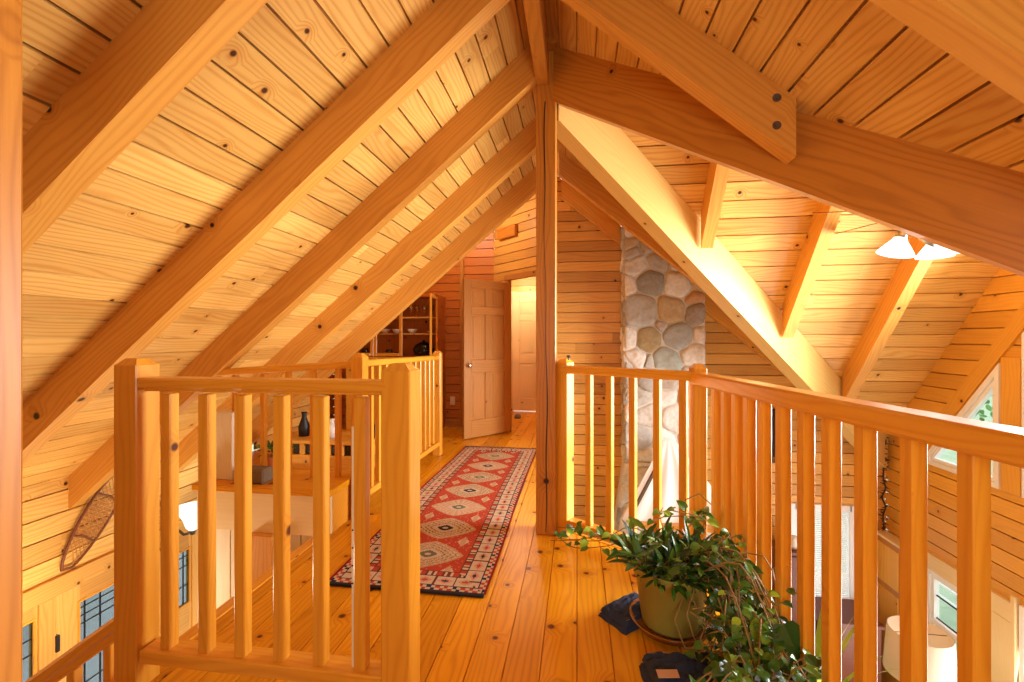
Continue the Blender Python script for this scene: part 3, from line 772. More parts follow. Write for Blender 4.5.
while z < 3.0:
    x = CX0
    while x < CX1: seeds.append((x + rnd.uniform(-.04, .04), z + rnd.uniform(-.05, .05), rnd.uniform(.1, .17), rnd.choice(cols_))); x += rnd.uniform(.2, .3)
    z += .2
root = empty('stone_chimney', ((CX0 + CX1) / 2, CY + .15, LOW), 'field stone chimney rising against the far pine wall', 'chimney')
b = B(); ztop = 2.9
flare = -.1
b.prism([(CX0 + .01, CY + .03, ztop), (CX1 - .01, CY + .03, ztop), (CX1 - .01, CY + .03, flare), (CX1 + .3, CY + .03, LOW), (CX0 - .34, CY + .03, LOW), (CX0 + .01, CY + .03, flare)], (0, YF - CY - .035, 0), (0, 0, 1))
b.build('mortar_core', 'mortar', root)
b = B()
def stone_cells(poly, col, plane):
    n = len(poly); cx_ = sum(p[0] for p in poly) / n; cz_ = sum(p[1] for p in poly) / n
    # subdivide and round the outline
    pts = []
    for i in range(n):
        a, c = poly[i], poly[(i + 1) % n]
        for t in (0, .25, .5, .75): pts.append((a[0] + (c[0] - a[0]) * t, a[1] + (c[1] - a[1]) * t))
    for _ in range(1):
        m = len(pts); pts = [((pts[k - 1][0] + 2 * pts[k][0] + pts[(k + 1) % m][0]) / 4, (pts[k - 1][1] + 2 * pts[k][1] + pts[(k + 1) % m][1]) / 4) for k in range(m)]
    m = len(pts); rings = []
    for sc, hgt in ((1.0, -.03), (.96, .008), (.9, .018), (.6, .024), (.25, .026)):
        ring = []
        for (x, z) in pts:
            dx, dz_ = x - cx_, z - cz_; L = math.hypot(dx, dz_) or 1; k = max(0, (L - .004)) / L * sc
            q = V((cx_ + dx * k, 0, cz_ + dz_ * k)); h = hgt + (.014 * noise.noise(q * 16) + .02 * noise.noise(q * 6) if sc < .98 else 0)
            ring.append(plane(q.x, q.z, h))
        rings.append(ring)
    i0 = len(b.v)
    for r_ in rings: b.v += [tuple(p) for p in r_]
    b.v.append(tuple(plane(cx_, cz_, .027)))
    kk = rnd.uniform(.93, 1.06); lin = S(*[max(0, min(255, c * kk)) for c in col])
    for k in range(len(rings) - 1):
        for j in range(m):
            a0 = i0 + k * m; c0 = a0 + m
            b.add([a0 + j, c0 + j, c0 + (j + 1) % m, a0 + (j + 1) % m][::-1], 0, lin)
    for j in range(m): b.add([i0 + 4 * m + j, i0 + 5 * m, i0 + 4 * m + (j + 1) % m][::-1], 0, lin)
def frontplane(x, z, h): return V((x, CY + .03 - h, z))
upper = [s_ for s_ in seeds if s_[1] > flare - .3]
for poly, col in voronoi(seeds, (CX0, CX1, flare, ztop)): stone_cells(poly, col, frontplane)
for poly, col in voronoi(seeds, (CX0 - .34, CX1 + .3, LOW, flare)):
    for (a, c) in (((CX1 + .3, LOW), (CX1, flare)), ((CX0, flare), (CX0 - .34, LOW))):
        poly = clip(poly, a, c)
        if len(poly) < 3: break
    if len(poly) >= 3: stone_cells(poly, col, frontplane)
side = []
for k in range(28): side.append((CY + .08 + (k % 2) * .16, flare + .05 + .105 * k, rnd.uniform(.1, .16), rnd.choice(cols_)))
for poly, col in voronoi(side, (CY + .02, YF - .02, flare, ztop)): stone_cells(poly[::-1], col, lambda x, z, h: V((CX0 + .01 - h, x, z)))
b.build('field_stones', 'stone', root, smooth=True)
# white cloth hung over the hearth
def P_on(px, py, Y):
    u = (px - 512) / FPX; v_ = (338 - py) / FPX; c, s_ = math.cos(TH), math.sin(TH); k = Y / (u * s_ + c)
    return V(((u * c - s_) * k, Y, H + v_ * k))
root = None
b = B(); nx, nz = 40, 30; top = P_on(668, 438, CY - .1); bl = P_on(622, 522, CY - .34); br = P_on(735, 522, CY - .34)
grid = []
for j in range(nz + 1):
    t = j / nz
    for i in range(nx + 1):
        s_ = i / nx; wL = top + (bl - top) * t + V((-.04, 0, 0)); wR = top + (br - top) * t + V((.05, 0, 0))
        p = wL + (wR - wL) * s_; p.y += -.05 * math.sin(PI * s_) * t + .018 * math.sin(s_ * 26 + 2 * t) * t - .03
        p.z -= .16 * t * (0 if j < nz else 1)
        grid.append(p)
b.v = [tuple(p) for p in grid]
for j in range(nz):
    for i in range(nx): k = j * (nx + 1) + i; b.add([k, k + nx + 1, k + nx + 2, k + 1])
o = b.build('draped_cloth', 'cloth', smooth=True); so = o.modifiers.new('thick', 'SOLIDIFY'); so.thickness = .012
tag(o, 'white cloth draped like a tent over the hearth below the chimney', 'cloth')
b = B(); p0, p1 = P_on(655, 470, CY - .42), P_on(636, 506, CY - .48); b.bar(p0, p1, .03, .035, up=(0, 1, 0), seed=4)
tag(b.build('wooden_strut', 'bark'), 'brown stick leaning across the white cloth before the chimney', 'stick')
p0 = P_on(661, 516, CY - .4); 
b = B(); b.box((p0.x - .2, CY - .5, p0.z - .10), (p0.x + .5, CY - .40, p0.z - .06), axis=0, seed=5); tag(b.build('hearth_shelf', 'post'), 'brown wooden mantel shelf below the white cloth', 'shelf')

# ------------------------------------------------------------------ gable windows
def winframe(name, poly, lab, w=.07, x0=XW - .02, x1=XW + .06, mat='white', mull=None):
    """frame following a convex outline given in (y, z) on the right wall"""
    ar = sum(poly[i][0] * poly[(i + 1) % len(poly)][1] - poly[(i + 1) % len(poly)][0] * poly[i][1] for i in range(len(poly)))
    if ar < 0: poly = poly[::-1]
    def inset(k):
        q = [(-50, -50), (50, -50), (50, 50), (-50, 50)]
        for i in range(len(poly)):
            a, c = V(poly[i]), V(poly[(i + 1) % len(poly)]); nn = V((-(c - a).y, (c - a).x)).normalized() * k
            q = clip(q, tuple(a + nn), tuple(c + nn))
        return q
    def ring(k0, k1, xa, xb, nm, m_, par):
        q0, q1 = inset(k0), inset(k1)
        if len(q0) != len(q1): return None
        b = B(); n = len(q0)
        st = min(range(n), key=lambda i: (q1[i][0] - q0[0][0]) ** 2 + (q1[i][1] - q0[0][1]) ** 2); q1 = q1[st:] + q1[:st]
        for i in range(n):
            A, D_, E_, F_ = q0[i], q0[(i + 1) % n], q1[(i + 1) % n], q1[i]
            b.prism([(xa, *A), (xa, *D_), (xa, *E_), (xa, *F_)], (xb - xa, 0, 0), (0, D_[0] - A[0], D_[1] - A[1]), seed=i)
        return b.build(nm, m_, par)
    o = struct(ring(0, w * .55, x0, x1, name, mat, None), lab, 'window')
    ring(w * .6, w, x0 + .015, x1 - .02, 'sash', mat, o)
    if name == 'window_6':
        b = B(); b.bar((XW + .01, 4.23, -1.39), (XW + .01, 4.84, -1.39), .05, .045, up=(1, 0, 0)); b.build('meeting_rail', mat, o)
    g = inset(w * .8); b = B(); b.prism([(XW + .018, *p) for p in g], (.006, 0, 0), (0, 0, 1)); b.build('pane', 'glass', o)
    if mull:
        b = B()
        for (a, c, q) in mull: b.bar((XW + .02, *a), (XW + .02, *c), q, q, up=(1, 0, 0))
        b.build('muntin', 'lead', o)
    return o
winframe('window_3', [(4.12, .07), (4.87, .07), (4.87, .17), (4.12, 1.07)], 'white angled gable window by the far corner')
winframe('window_4', [(2.19, .07), (3.93, .07), (3.93, 1.3), (3.06, 2.34), (2.19, 1.3)], 'white peaked gable window at the right edge')
winframe('window_5', [(1.25, .07), (2.0, .07), (2.0, 1.07), (1.25, .17)], 'white angled gable window nearest the stairs')
winframe('window_6', [(4.20, -1.95), (4.87, -1.95), (4.87, -.92), (4.20, -.92)], 'lower gable window behind the lampshade', mull=[((4.2, -1.36), (4.87, -1.36), .012), ((4.52, -.95), (4.52, -1.37), .018), ((4.2, -1.15), (4.87, -1.15), .014)])
winframe('window_7', [(2.19, LOW), (3.95, LOW), (3.95, -.75), (2.19, -.75)], 'white framed patio door at the lower right')
b = B()
# raking casing above the windows, uprights, sill band
rk = lambda y: .17 + 1.2 * (4.87 - y)
for (ya, yb) in ((5.02, 3.06),):
    b.prism([(XW - .02, ya, rk(ya) + .03), (XW - .02, yb, rk(yb) + .03), (XW - .02, yb, rk(yb) + .22), (XW - .02, ya, rk(ya) + .22)], (.03, 0, 0), (0, -1, 1.2), seed=3)
b.box((XW - .02, 3.945, .07), (XW + .01, 4.105, 1.12), axis=2, seed=6)
struct(b.build('trim_8', 'yellow'), 'golden casing boards round the angled gable windows')
b = B(); b.box((XW - .03, 4.0, -.92), (XW + .01, 5.0, -.77), axis=1, seed=3); b.box((XW - .03, 4.87, -2.0), (XW + .01, 5.0, -.921), axis=2, seed=5); b.box((XW - .03, 4.0, LOW), (XW + .01, 4.2, -.921), axis=2, seed=8)
b.box((XW - .04, 3.96, LOW), (XW + .005, 3.998, -.70), axis=2, seed=9)
struct(b.build('trim_9', 'cream'), 'cream casing of the lower gable windows')
root = empty('wall_cabinet', (3.27, 5.26, LOW), 'shallow pine cabinet standing in far right corner below the gallery', 'cabinet')
b = B(); b.box((3.21, 5.06, LOW), (3.32, 5.44, -.84), axis=2, seed=5); b.build('body', 'door', root)
b = B(); b.box((3.19, 5.04, -.84), (3.325, 5.46, -.815), axis=1, seed=6); b.build('top', 'cream', root)
b = B(); b.box((3.2, 5.09, -1.3), (3.212, 5.41, -.9), axis=2, seed=7); b.box((3.2, 5.09, LOW + .1), (3.212, 5.41, -1.36), axis=2, seed=8); b.build('door', 'yellow', root)
# window with blinds on the far wall
b = B(); xa, xb, za, zb = 2.4, 2.98, -1.6, -.62
for (p, q) in (((xa - .05, za - .05), (xa + .02, zb + .05)), ((xb - .02, za - .05), (xb + .05, zb + .05)), ((xa, zb - .02), (xb, zb + .05)), ((xa, za - .05), (xb, za + .02))):
    b.box((p[0], YF - .025, p[1]), (q[0], YF + .05, q[1]), seed=1)
w8 = struct(b.build('window_8', 'white'), 'white window with half open venetian blind on far wall', 'window')
b = B(); b.box((xa, YF + .03, za), (xb, YF + .034, zb), ch=0); b.build('pane', 'glass', w8)
b = B()
for k in range(44):
    z = zb - .03 - k * .0213
    b.obox(V(((xa + xb) / 2, YF - .005, z)), V((xb - xa - .05, 0, 0)), V((0, .012, -.019)), V((0, .0006, .001)).normalized() * .0012, (1, 0, 0), 0)
b.build('blind', 'white', w8)
# hangings
b = B(); r_ = random.Random(3); base = V((3.25, 5.38, .24))
pts = [base + V((.012 * math.sin(k * .9), .012 * math.cos(k * 1.3), -k * .035)) for k in range(30)]
b.tube(pts, .008, 6)
for p in pts:
    for _ in range(3):
        q = V((r_.uniform(-1, 1), r_.uniform(-1, 1), r_.uniform(-.6, .3))).normalized() * .045; b.tube([p, p + q * .6, p + q], [.004, .006, .002], 4)
tag(b.build('garland', 'rope'), 'thin dark dried garland hanging in the far right corner', 'garland')
b = B(); b.box((1.98, YF - .03, -.06), (2.20, YF - .004, .48), axis=2, seed=2); 
for k in range(14): b.box((1.985 + k * .0155, YF - .028, -.13), (1.993 + k * .0155, YF - .02, -.06), ch=.001)
tag(b.build('wall_hanging', 'weave'), 'dark woven hanging on far wall behind the right railing', 'hanging')

# ------------------------------------------------------------------ ceiling fan with lights
FC = V((2.12, 3.06, 2.02))
root = empty('ceiling_fan', (FC.x, FC.y, 1.75), 'ceiling fan with lit white shades under the gable ridge', 'fan')
b = B(); b.tube([FC + V((0, 0, .1)), (FC.x, FC.y, 3.1)], .013, 10); b.build('downrod', 'steel', root, smooth=True)
b = B(); b.lathe([(0, .14), (.05, .13), (.11, .09), (.12, .03), (.11, -.01), (.06, -.03), (.055, -.05), (.075, -.06), (.08, -.10), (.07, -.15), (.04, -.18), (.012, -.20), (0, -.205)], FC, 28); b.build('motor_housing', 'steel', root, smooth=True)
for k in range(5):
    a = PI + k * 2 * PI / 5; dx = V((math.cos(a), math.sin(a), 0)); sx = V((-dx.y, dx.x, 0)); b = B()
    tw = V((0, 0, .05)); c0 = FC + V((0, 0, .03)); poly = []
    up = (sx - V((0, 0, .25))).normalized()
    for t, w in ((.17, .05), (.3, .062), (.56, .07), (.64, .06), (.66, .03)): poly.append(c0 + dx * t + up * w)
    for t, w in ((.66, .03), (.64, .06), (.56, .07), (.3, .062), (.17, .05)): poly.append(c0 + dx * t - up * w)
    b.prism(poly, up.cross(dx) * .005, dx, seed=k); fb = b.build('blade', 'reddark', root)
    b = B(); b.bar(c0 + dx * .1, c0 + dx * .22, .03, .006); b.build('blade_arm', 'bolt', fb)
LP = []
for k in range(3):
    a = PI * .97 + k * PI * 2 / 3; dx = V((math.cos(a), math.sin(a), 0)); ax = (dx * .28 + V((0, 0, -1))).normalized()
    c = FC + dx * .165 + V((0, 0, -.115)); b = B()
    b.tube([FC + dx * .05 + V((0, 0, -.08)), FC + dx * .12 + V((0, 0, -.06)), FC + dx * .16 + V((0, 0, -.075)), c], .008, 8); b.lathe([(0, -.02), (.028, -.02), (.032, .0), (.032, .035), (.0, .035)], c, 18, axis=tuple(ax)); hd = b.build('lamp_holder', 'steel', root, smooth=True)
    b = B(); b.lathe([(.034, .03), (.044, .05), (.066, .08), (.09, .115), (.096, .128), (.092, .128), (.062, .082), (.04, .054), (.03, .038)], c, 28, axis=tuple(ax)); tag(b.build('glass_shade', 'glow', root, smooth=True), 'glowing white glass shade')
    LP.append(c + ax * .155)

# ------------------------------------------------------------------ lower storey things at right
LC = V((2.65, 3.97))
root = empty('floor_lamp', (LC.x, LC.y, LOW), 'floor lamp with cream drum shade below the right railing', 'lamp')
b = B(); zt = -1.02; b.lathe([(.20, zt), (.225, zt - .34), (.221, zt - .34), (.196, zt)], (LC.x, LC.y, 0), 40); b.build('lamp_shade', 'fab', root, smooth=True)
b = B(); b.lathe([(0, LOW + .03), (.14, LOW + .025), (.15, LOW), (.0, LOW)], (LC.x, LC.y, 0), 24); b.build('base', 'bolt', root, smooth=True)
b = B(); b.tube([(LC.x, LC.y, LOW + .02), (LC.x, LC.y, zt - .05)], .012, 10); b.tube([(LC.x - .19, LC.y, zt - .02), (LC.x + .19, LC.y, zt - .02)], .003, 6); b.build('pole', 'bolt', root, smooth=True)
root = empty('bookcase', (2.30, 5.3, LOW), 'tall red brown cabinet beside the blind window', 'cabinet')
b = B(); b.box((2.08, 5.14, LOW), (2.38, 5.44, -.98), axis=2, seed=5); b.build('body', 'reddark', root)
b = B()
for k in range(4): b.box((2.10, 5.125, LOW + .1 + k * .38), (2.36, 5.14, LOW + .44 + k * .38), axis=0, seed=k)
b.build('drawer', 'reddark', root)
b = B(); b.lathe([(0, 0), (.05, 0), (.06, .05), (.03, .1), (.03, .13), (.0, .13)], (2.30, 5.25, -.98), 18); tag(b.build('vase', 'porc', smooth=True), 'small white jar on top of the red brown cabinet', 'jar')
b = B(); b.box((2.42, 5.0, LOW), (3.0, 5.42, -1.62), axis=0, seed=6); b.box((2.40, 4.97, -1.62), (3.02, 5.44, -1.585), axis=0, seed=8); tag(b.build('sideboard', 'reddark'), 'red brown sideboard under the blind window', 'sideboard')

def strapplant(x, y, z0, lab, n, L):
    root = empty('potted_plant', (x, y, z0), lab, 'plant'); r_ = random.Random(int(x * 100))
    b = B(); b.lathe([(0, 0), (.12, 0), (.15, .26), (.155, .27), (.14, .27), (.135, .22), (0, .22)], (x, y, z0), 24); b.build('pot', 'porc', root, smooth=True)
    b = B()
    for k in range(n):
        a = r_.uniform(0, 2 * PI); dx = V((math.cos(a), math.sin(a), 0)); sx = V((-dx.y, dx.x, 0)); LL = L * r_.uniform(.7, 1.05); out = r_.uniform(.15, .5); prev = None
        for i in range(9):
            t = i / 8; p = V((x, y, z0 + .22)) + dx * out * LL * t ** 1.5 + V((0, 0, LL * (t - .35 * out * t ** 3))); w = .03 * math.sin(PI * (.12 + .88 * t) ** .8) + .002
            cur = (p - sx * w, p + sx * w)
            if prev: i0 = len(b.v); b.v += [tuple(q) for q in (prev[0], prev[1], cur[1], cur[0])]; b.add([i0, i0 + 1, i0 + 2, i0 + 3])
            prev = cur
    bm_merge = b.build('leaves', 'strap', root)
strapplant(2.02, 4.35, LOW, 'tall yellow green strap leaf plant seen between right balusters', 26, 1.45)

# ------------------------------------------------------------------ hutch and loft furniture at back left
root = empty('china_hutch', (-2.5, 6.15, 0), 'glass fronted pine china hutch against the red brown wall', 'cabinet')
hx0, hx1, hy, hb = -3.2, -1.87, 5.95, 6.33
b = B()
b.box((hx0, hb - .02, 0), (hx1, hb, 1.86), axis=2, seed=1)
for x in (hx0, hx1 - .03): b.box((x, hy, 0), (x + .03, hb - .02, 1.86), axis=2, seed=2)
b.box((hx0, hy, 1.83), (hx1, hb - .02, 1.86), axis=0, seed=3)
b.build('body', 'redwall', root)
b = B(); b.box((hx0 + .03, hy - .03, .0), (hx1 - .03, hb - .02, .98), axis=0, seed=8); b.box((hx0, hy - .05, .98), (hx1, hb - .02, 1.01), axis=0, seed=9); b.build('base_cabinet', 'rail', root)
for z in (1.335, 1.56):
    b = B(); b.box((hx0 + .03, hy + .03, z - .02), (hx1 - .03, hb - .02, z), axis=0, seed=4); b.build('shelf', 'wall', root)
def hdoor(p, dx, w, sd):
    p, dx = V(p), V(dx); n_ = V((-dx.y, dx.x, 0)); b = B(); z0, z1 = 1.02, 1.83; fw = .045
    def k(u0, u1, a, c): b.obox(p + dx * (u0 + u1) / 2 + V((0, 0, (a + c) / 2)), dx * (u1 - u0), n_ * .022, V((0, 0, c - a)), (0, 0, 1) if c - a > u1 - u0 else dx, .003, seed=sd)
    k(0, fw, z0, z1); k(w - fw, w, z0, z1); k(fw, w - fw, z1 - fw, z1); k(fw, w - fw, z0, z0 + fw)
    o = b.build('door', 'rail', root)
    b = B(); b.obox(p + dx * w / 2 + V((0, 0, (z0 + z1) / 2)), dx * (w - 2 * fw), n_ * .004, V((0, 0, z1 - z0 - 2 * fw)), (0, 0, 1), 0); b.build('pane', 'cabglass', o)
    b = B(); b.lathe([(0, .03), (.012, .028), (.012, .015), (.005, .01), (.005, 0)], p + dx * (w - .022) + V((0, 0, 1.35)) - n_ * .011, 10, axis=tuple(-n_)); b.build('knob', 'steel', o)
hdoor((hx0, hy - .012, 0), (1, 0, 0), .425, 1); hdoor((-2.77, hy - .012, 0), (1, 0, 0), .41, 2); hdoor((hx1, hy - .012, 0), (.12, -.99, 0), .45, 3)
for k, x in enumerate((-2.30, -2.21, -2.10, -2.0)):
    b = B(); b.lathe([(0, 0), (.03, 0), (.03, .004), (.005, .008), (.005, .075), (.028, .095), (.034, .13), (.029, .17), (.027, .17), (.03, .13), (.0, .09)], (x, hy + .16, 1.56), 16)
    tag(b.build('wine_glass', glassmat('clear crystal', (.95, .95, .95, 1), .25) if k == 0 else bpy.data.materials['clear crystal'], smooth=True), 'clear stemmed glass on the upper hutch shelf', 'glass', 'stemmed glasses in the hutch')
for k, (x, lab) in enumerate(((-2.68, 'white china bowl at left on middle hutch shelf'), (-2.5, 'white china bowl in the middle of the hutch shelf row'), (-2.28, 'white china bowl at right on middle hutch shelf'))):
    b = B(); b.lathe([(0, 0), (.035, 0), (.04, .008), (.062, .03), (.075, .06), (.071, .06), (.055, .03), (.0, .014)], (x, hy + .15, 1.335), 22); tag(b.build('china_bowl', 'porc', smooth=True), lab, 'bowl', 'white bowls in the hutch')
b = B(); b.lathe([(0, 0), (.1, 0), (.14, .05), (.15, .1), (.12, .16), (.05, .2), (.015, .21), (.015, .23), (0, .23)], (-2.12, hy + .17, 1.01), 26); tag(b.build('covered_pot', 'black', smooth=True), 'round black covered pot low in the hutch', 'pot')
for k, (x, h_, lab) in enumerate(((-2.62, .10, 'dark squat jar low in the middle of hutch'), (-2.50, .06, 'low dark dish beside the squat jar in hutch'), (-2.98, .11, 'dark jar at the far left of the hutch'))):
    b = B(); b.lathe([(0, 0), (.045, 0), (.06, h_ * .5), (.04, h_ * .9), (.045, h_), (0, h_)], (x, hy + .15, 1.01), 18); tag(b.build('dark_jar', 'black', smooth=True), lab, 'jar', 'dark jars in the hutch')
# outlet
root = empty('wall_outlet', (-1.77, 6.355, .37), 'small ivory outlet plate low on the red brown wall', 'outlet')
b = B(); b.box((-1.805, 6.345, .31), (-1.735, 6.357, .43), ch=.004); b.build('plate', 'plate', root)
b = B()
for z in (.345, .395): b.box((-1.785, 6.342, z - .015), (-1.755, 6.346, z + .015), ch=.002)
b.build('socket', 'cream', root)
b = B(); b.lathe([(0, 0), (.05, 0), (.055, .03), (.035, .06), (0, .07)], (-.93, 7.15, 0), 16); tag(b.build('slipper', 'brick', smooth=True), 'small grey felt bundle on the far room floor', 'slipper')

# low cubby bench behind the ledge
root = empty('cubby_bench', (-2.5, 4.25, 0), 'low pine bench with dark cubbies behind the plant ledge', 'bench')
b = B(); b.box((-2.95, 4.05, .25), (-1.95, 4.45, .285), axis=0, seed=3); b.build('bench_top', 'yellow', root)
b = B(); b.box((-2.93, 4.07, 0), (-1.97, 4.44, .14), axis=0, seed=3); b.box((-2.93, 4.40, .14), (-1.97, 4.44, .25), axis=0, seed=3)
for k in range(8): x = -2.93 + k * .134; b.box((x, 4.07, .14), (x + .05, 4.40, .25), axis=2, seed=k)
b.build('body', 'yellow', root)
for k in range(7):
    b = B(); x = -2.876 + k * .134; b.box((x, 4.10, .142), (x + .076, 4.38, .235), axis=2); b.build('drawer', 'dark', root)
for k, (x, r, h_, m_, lab) in enumerate(((-2.72, .05, .24, 'dark', 'tall dark bottle at left on the cubby bench'), (-2.50, .05, .22, 'reddark', 'red brown vase in the middle of the cubby bench'),
        (-2.42, .055, .18, 'porc', 'white jug beside the red brown vase on cubby bench'), (-2.14, .05, .34, 'weave', 'tall dark carving at right on the cubby bench'), (-2.02, .045, .30, 'weave', 'dark carving nearest the corridor post on cubby bench'))):
    b = B(); b.lathe([(0, 0), (r, 0), (r * 1.1, h_ * .4), (r * .5, h_ * .75), (r * .45, h_ * .9), (r * .6, h_), (0, h_)], (x, 4.24, .285), 18); tag(b.build('vase', m_, smooth=True), lab, 'vase', 'ornaments on the cubby bench')

# ------------------------------------------------------------------ leaves
def leaf(b, base, dirn, nrm, L, W, bend=.25, heart=True, fold=.25, mi=0):
    base, d_ = V(base), V(dirn).normalized(); n_ = V(nrm); n_ = (n_ - d_ * n_.dot(d_)); n_ = n_.normalized() if n_.length > 1e-5 else d_.orthogonal().normalized()
    s_ = d_.cross(n_)
    prof = [(0, .0), (-.06 if heart else .06, .62), (.14, .95), (.4, 1.0), (.66, .72), (.86, .34), (1, 0)] if heart else [(0, .05), (.15, .6), (.35, .95), (.55, 1.0), (.75, .75), (.9, .4), (1, 0)]
    i0 = len(b.v); 
    for t, w in prof:
        tt = max(t, 0); c = base + d_ * (L * t) - n_ * (bend * L * tt * tt); h = W * .5 * w
        b.v += [tuple(base + d_ * (L * tt) - n_ * (bend * L * tt * tt)), tuple(c + s_ * h + n_ * fold * h), tuple(c - s_ * h + n_ * fold * h)]
    for k in range(len(prof) - 1):
        a = i0 + 3 * k; b.add([a, a + 3, a + 4, a + 1], mi); b.add([a, a + 2, a + 5, a + 3], mi)
# plant on the ledge
root = empty('potted_plant', (-2.235, 3.07, .285), 'small leafy plant in orange clay pot on the plant ledge', 'plant')
px_, py_ = -2.235, 3.07
b = B(); b.lathe([(0, 0), (.05, 0), (.065, .1), (.07, .12), (.06, .12), (.055, .1), (0, .1)], (px_, py_, .285), 20); b.build('pot', 'terra', root, smooth=True)
b = B(); r_ = random.Random(4)
for k in range(34):
    a = r_.uniform(0, 2 * PI); q = V((math.cos(a), math.sin(a), r_.uniform(.1, 1.2))).normalized(); leaf(b, V((px_, py_, .41)) + q * r_.uniform(.02, .12), q, (0, 0, 1), r_.uniform(.05, .09), .04, .4)
b.build('leaves', 'leaf', root)
b = B(); bx, by = -2.16, 2.84
b.box((bx - .08, by - .06, .286), (bx + .08, by + .05, .385), ch=.012); tag(b.build('basket', 'basket'), 'grey brown woven box on the plant ledge before clay pot', 'basket')

# ------------------------------------------------------------------ runner
RX0, RX1, RY0, RY1 = -1.29, -.45, 2.19, 5.16
RED, CRM, BLU, TNS, BRN, PNK, GRN = S(180, 72, 50), S(200, 176, 146), S(52, 52, 70), S(190, 150, 112), S(110, 62, 48), S(206, 140, 120), S(110, 108, 90)
wr, lr = RX1 - RX0, RY1 - RY0; nxr, nyr = 128, 440
r_ = random.Random(8)
def rugcol(x, y):
    e = min(x, wr - x, y, lr - y)                        # distance from the edge
    al = y if min(x, wr - x) < min(y, lr - y) else x      # running coordinate along the border
    if e < .010: return S(140, 40, 40)
    if e < .045:
        return CRM if (int(al / .022) + (1 if e < .026 else 0)) % 2 else BLU if int(al / .044) % 3 == 0 else RED
    if e < .055: return BLU
    if e < .135:
        q = (al % .11) / .11 - .5; p = (e - .095) / .04
        if abs(q) + abs(p) * .75 < .22: return BLU if int(al / .11) % 2 else RED
        if abs(q) + abs(p) * .6 < .42: return PNK if int(al / .11) % 3 else TNS
        return CRM if abs(abs(q) - .5) > .05 else BRN
    if e < .145: return BLU
    if e < .180:
        return RED if int(al / .03) % 3 == 0 else (CRM if int(al / .015) % 2 else BRN)
    if e < .187: return BRN
    # field with seven medallions
    fx = (x - wr / 2) / (wr / 2 - .187); n = 7; fl = (y - .187) / (lr - .374) * n; k = int(fl); fyv = (fl - k - .5) * 2
    th_ = math.atan2(fyv, fx); rr_ = abs(fx) ** 1.25 + abs(fyv) ** 1.25; ray_ = math.sin(th_ * 22)
    m_ = rr_ + .05 * (1 if ray_ > 0 else -1)
    if rr_ < .05: return CRM
    if rr_ < .17: return BLU if k % 2 else GRN
    if rr_ < .26: return CRM
    if m_ < .84:
        if math.sin(rr_ * 40) > .55 and ray_ > -.2: return (GRN, BRN, PNK)[k % 3]
        return CRM if ray_ > -.3 else TNS
    if m_ < .93: return TNS if ray_ > 0 else RED
    # corner triangles between medallions
    if abs(fx) > .42 and abs(fyv) > .55:
        if abs(abs(fx) - .72) * 2.2 + (1 - abs(fyv)) * .9 < .34: return CRM if abs(abs(fx) - .72) > .06 else TNS
    if r_.random() < .05: return PNK
    return RED
b = B()
def rz(x, y): return .009 + .0025 * noise.noise(V((x * 3, y * 2.2, 4))) + .0016 * math.sin(y * 5 + x)
for j in range(nyr + 1):
    for i in range(nxr + 1):
        x, y = wr * i / nxr, lr * j / nyr; wob = .008 * math.sin(y * 2.3 + 1)
        b.v.append((RX0 + x + wob, RY0 + y + .02 * (x / wr - .5) * 0, rz(x, y)))
for j in range(nyr):
    for i in range(nxr):
        k = j * (nxr + 1) + i; c = rugcol(wr * (i + .5) / nxr, lr * (j + .5) / nyr)
        b.add([k, k + 1, k + nxr + 2, k + nxr + 1], 0, c)
root = empty('runner_rug', ((RX0 + RX1) / 2, (RY0 + RY1) / 2, 0), 'long red patterned runner with a row of medallions on corridor floor', 'rug')
b.build('pile', 'rug', root)
b = B()
b.box((RX0 + .003, RY0 - .018, .001), (RX1, RY0 + .004, .016), ch=.004); b.box((RX0, RY1 - .004, .001), (RX1, RY1 + .012, .014), ch=.004); b.box((RX0 - .002, RY0, .001), (RX1 - .004, RY1, .004), ch=.001)
tag(b.build('binding', 'rugback', root), 'dark end binding')

# ------------------------------------------------------------------ big potted plant at right
PC = V((.405, 2.06, 0)); zp = .035
root = empty('potted_vine', tuple(PC), 'large trailing vine in olive plastic pot by the right railing', 'plant')
b = B(); b.lathe([(0, 0), (.118, 0), (.124, .012), (.150, .205), (.158, .207), (.164, .25), (.168, .256), (.158, .256), (.150, .22), (0, .215)], PC + V((0, 0, zp)), 48); b.build('pot', 'pot', root, smooth=True)
b = B(); b.lathe([(0, 0), (.150, 0), (.172, .03), (.176, .034), (.168, .034), (.146, .008), (0, .008)], PC + V((0, 0, zp - .010)), 48); b.build('saucer', 'saucer', root, smooth=True)
b = B(); b.lathe([(.150, 0), (.08, .012), (0, .016)], PC + V((0, 0, zp + .218)), 24); b.build('soil', 'soil', root)
r_ = random.Random(12); lv = B(); stm = B(); vine = B()
rim = PC + V((0, 0, zp + .23))
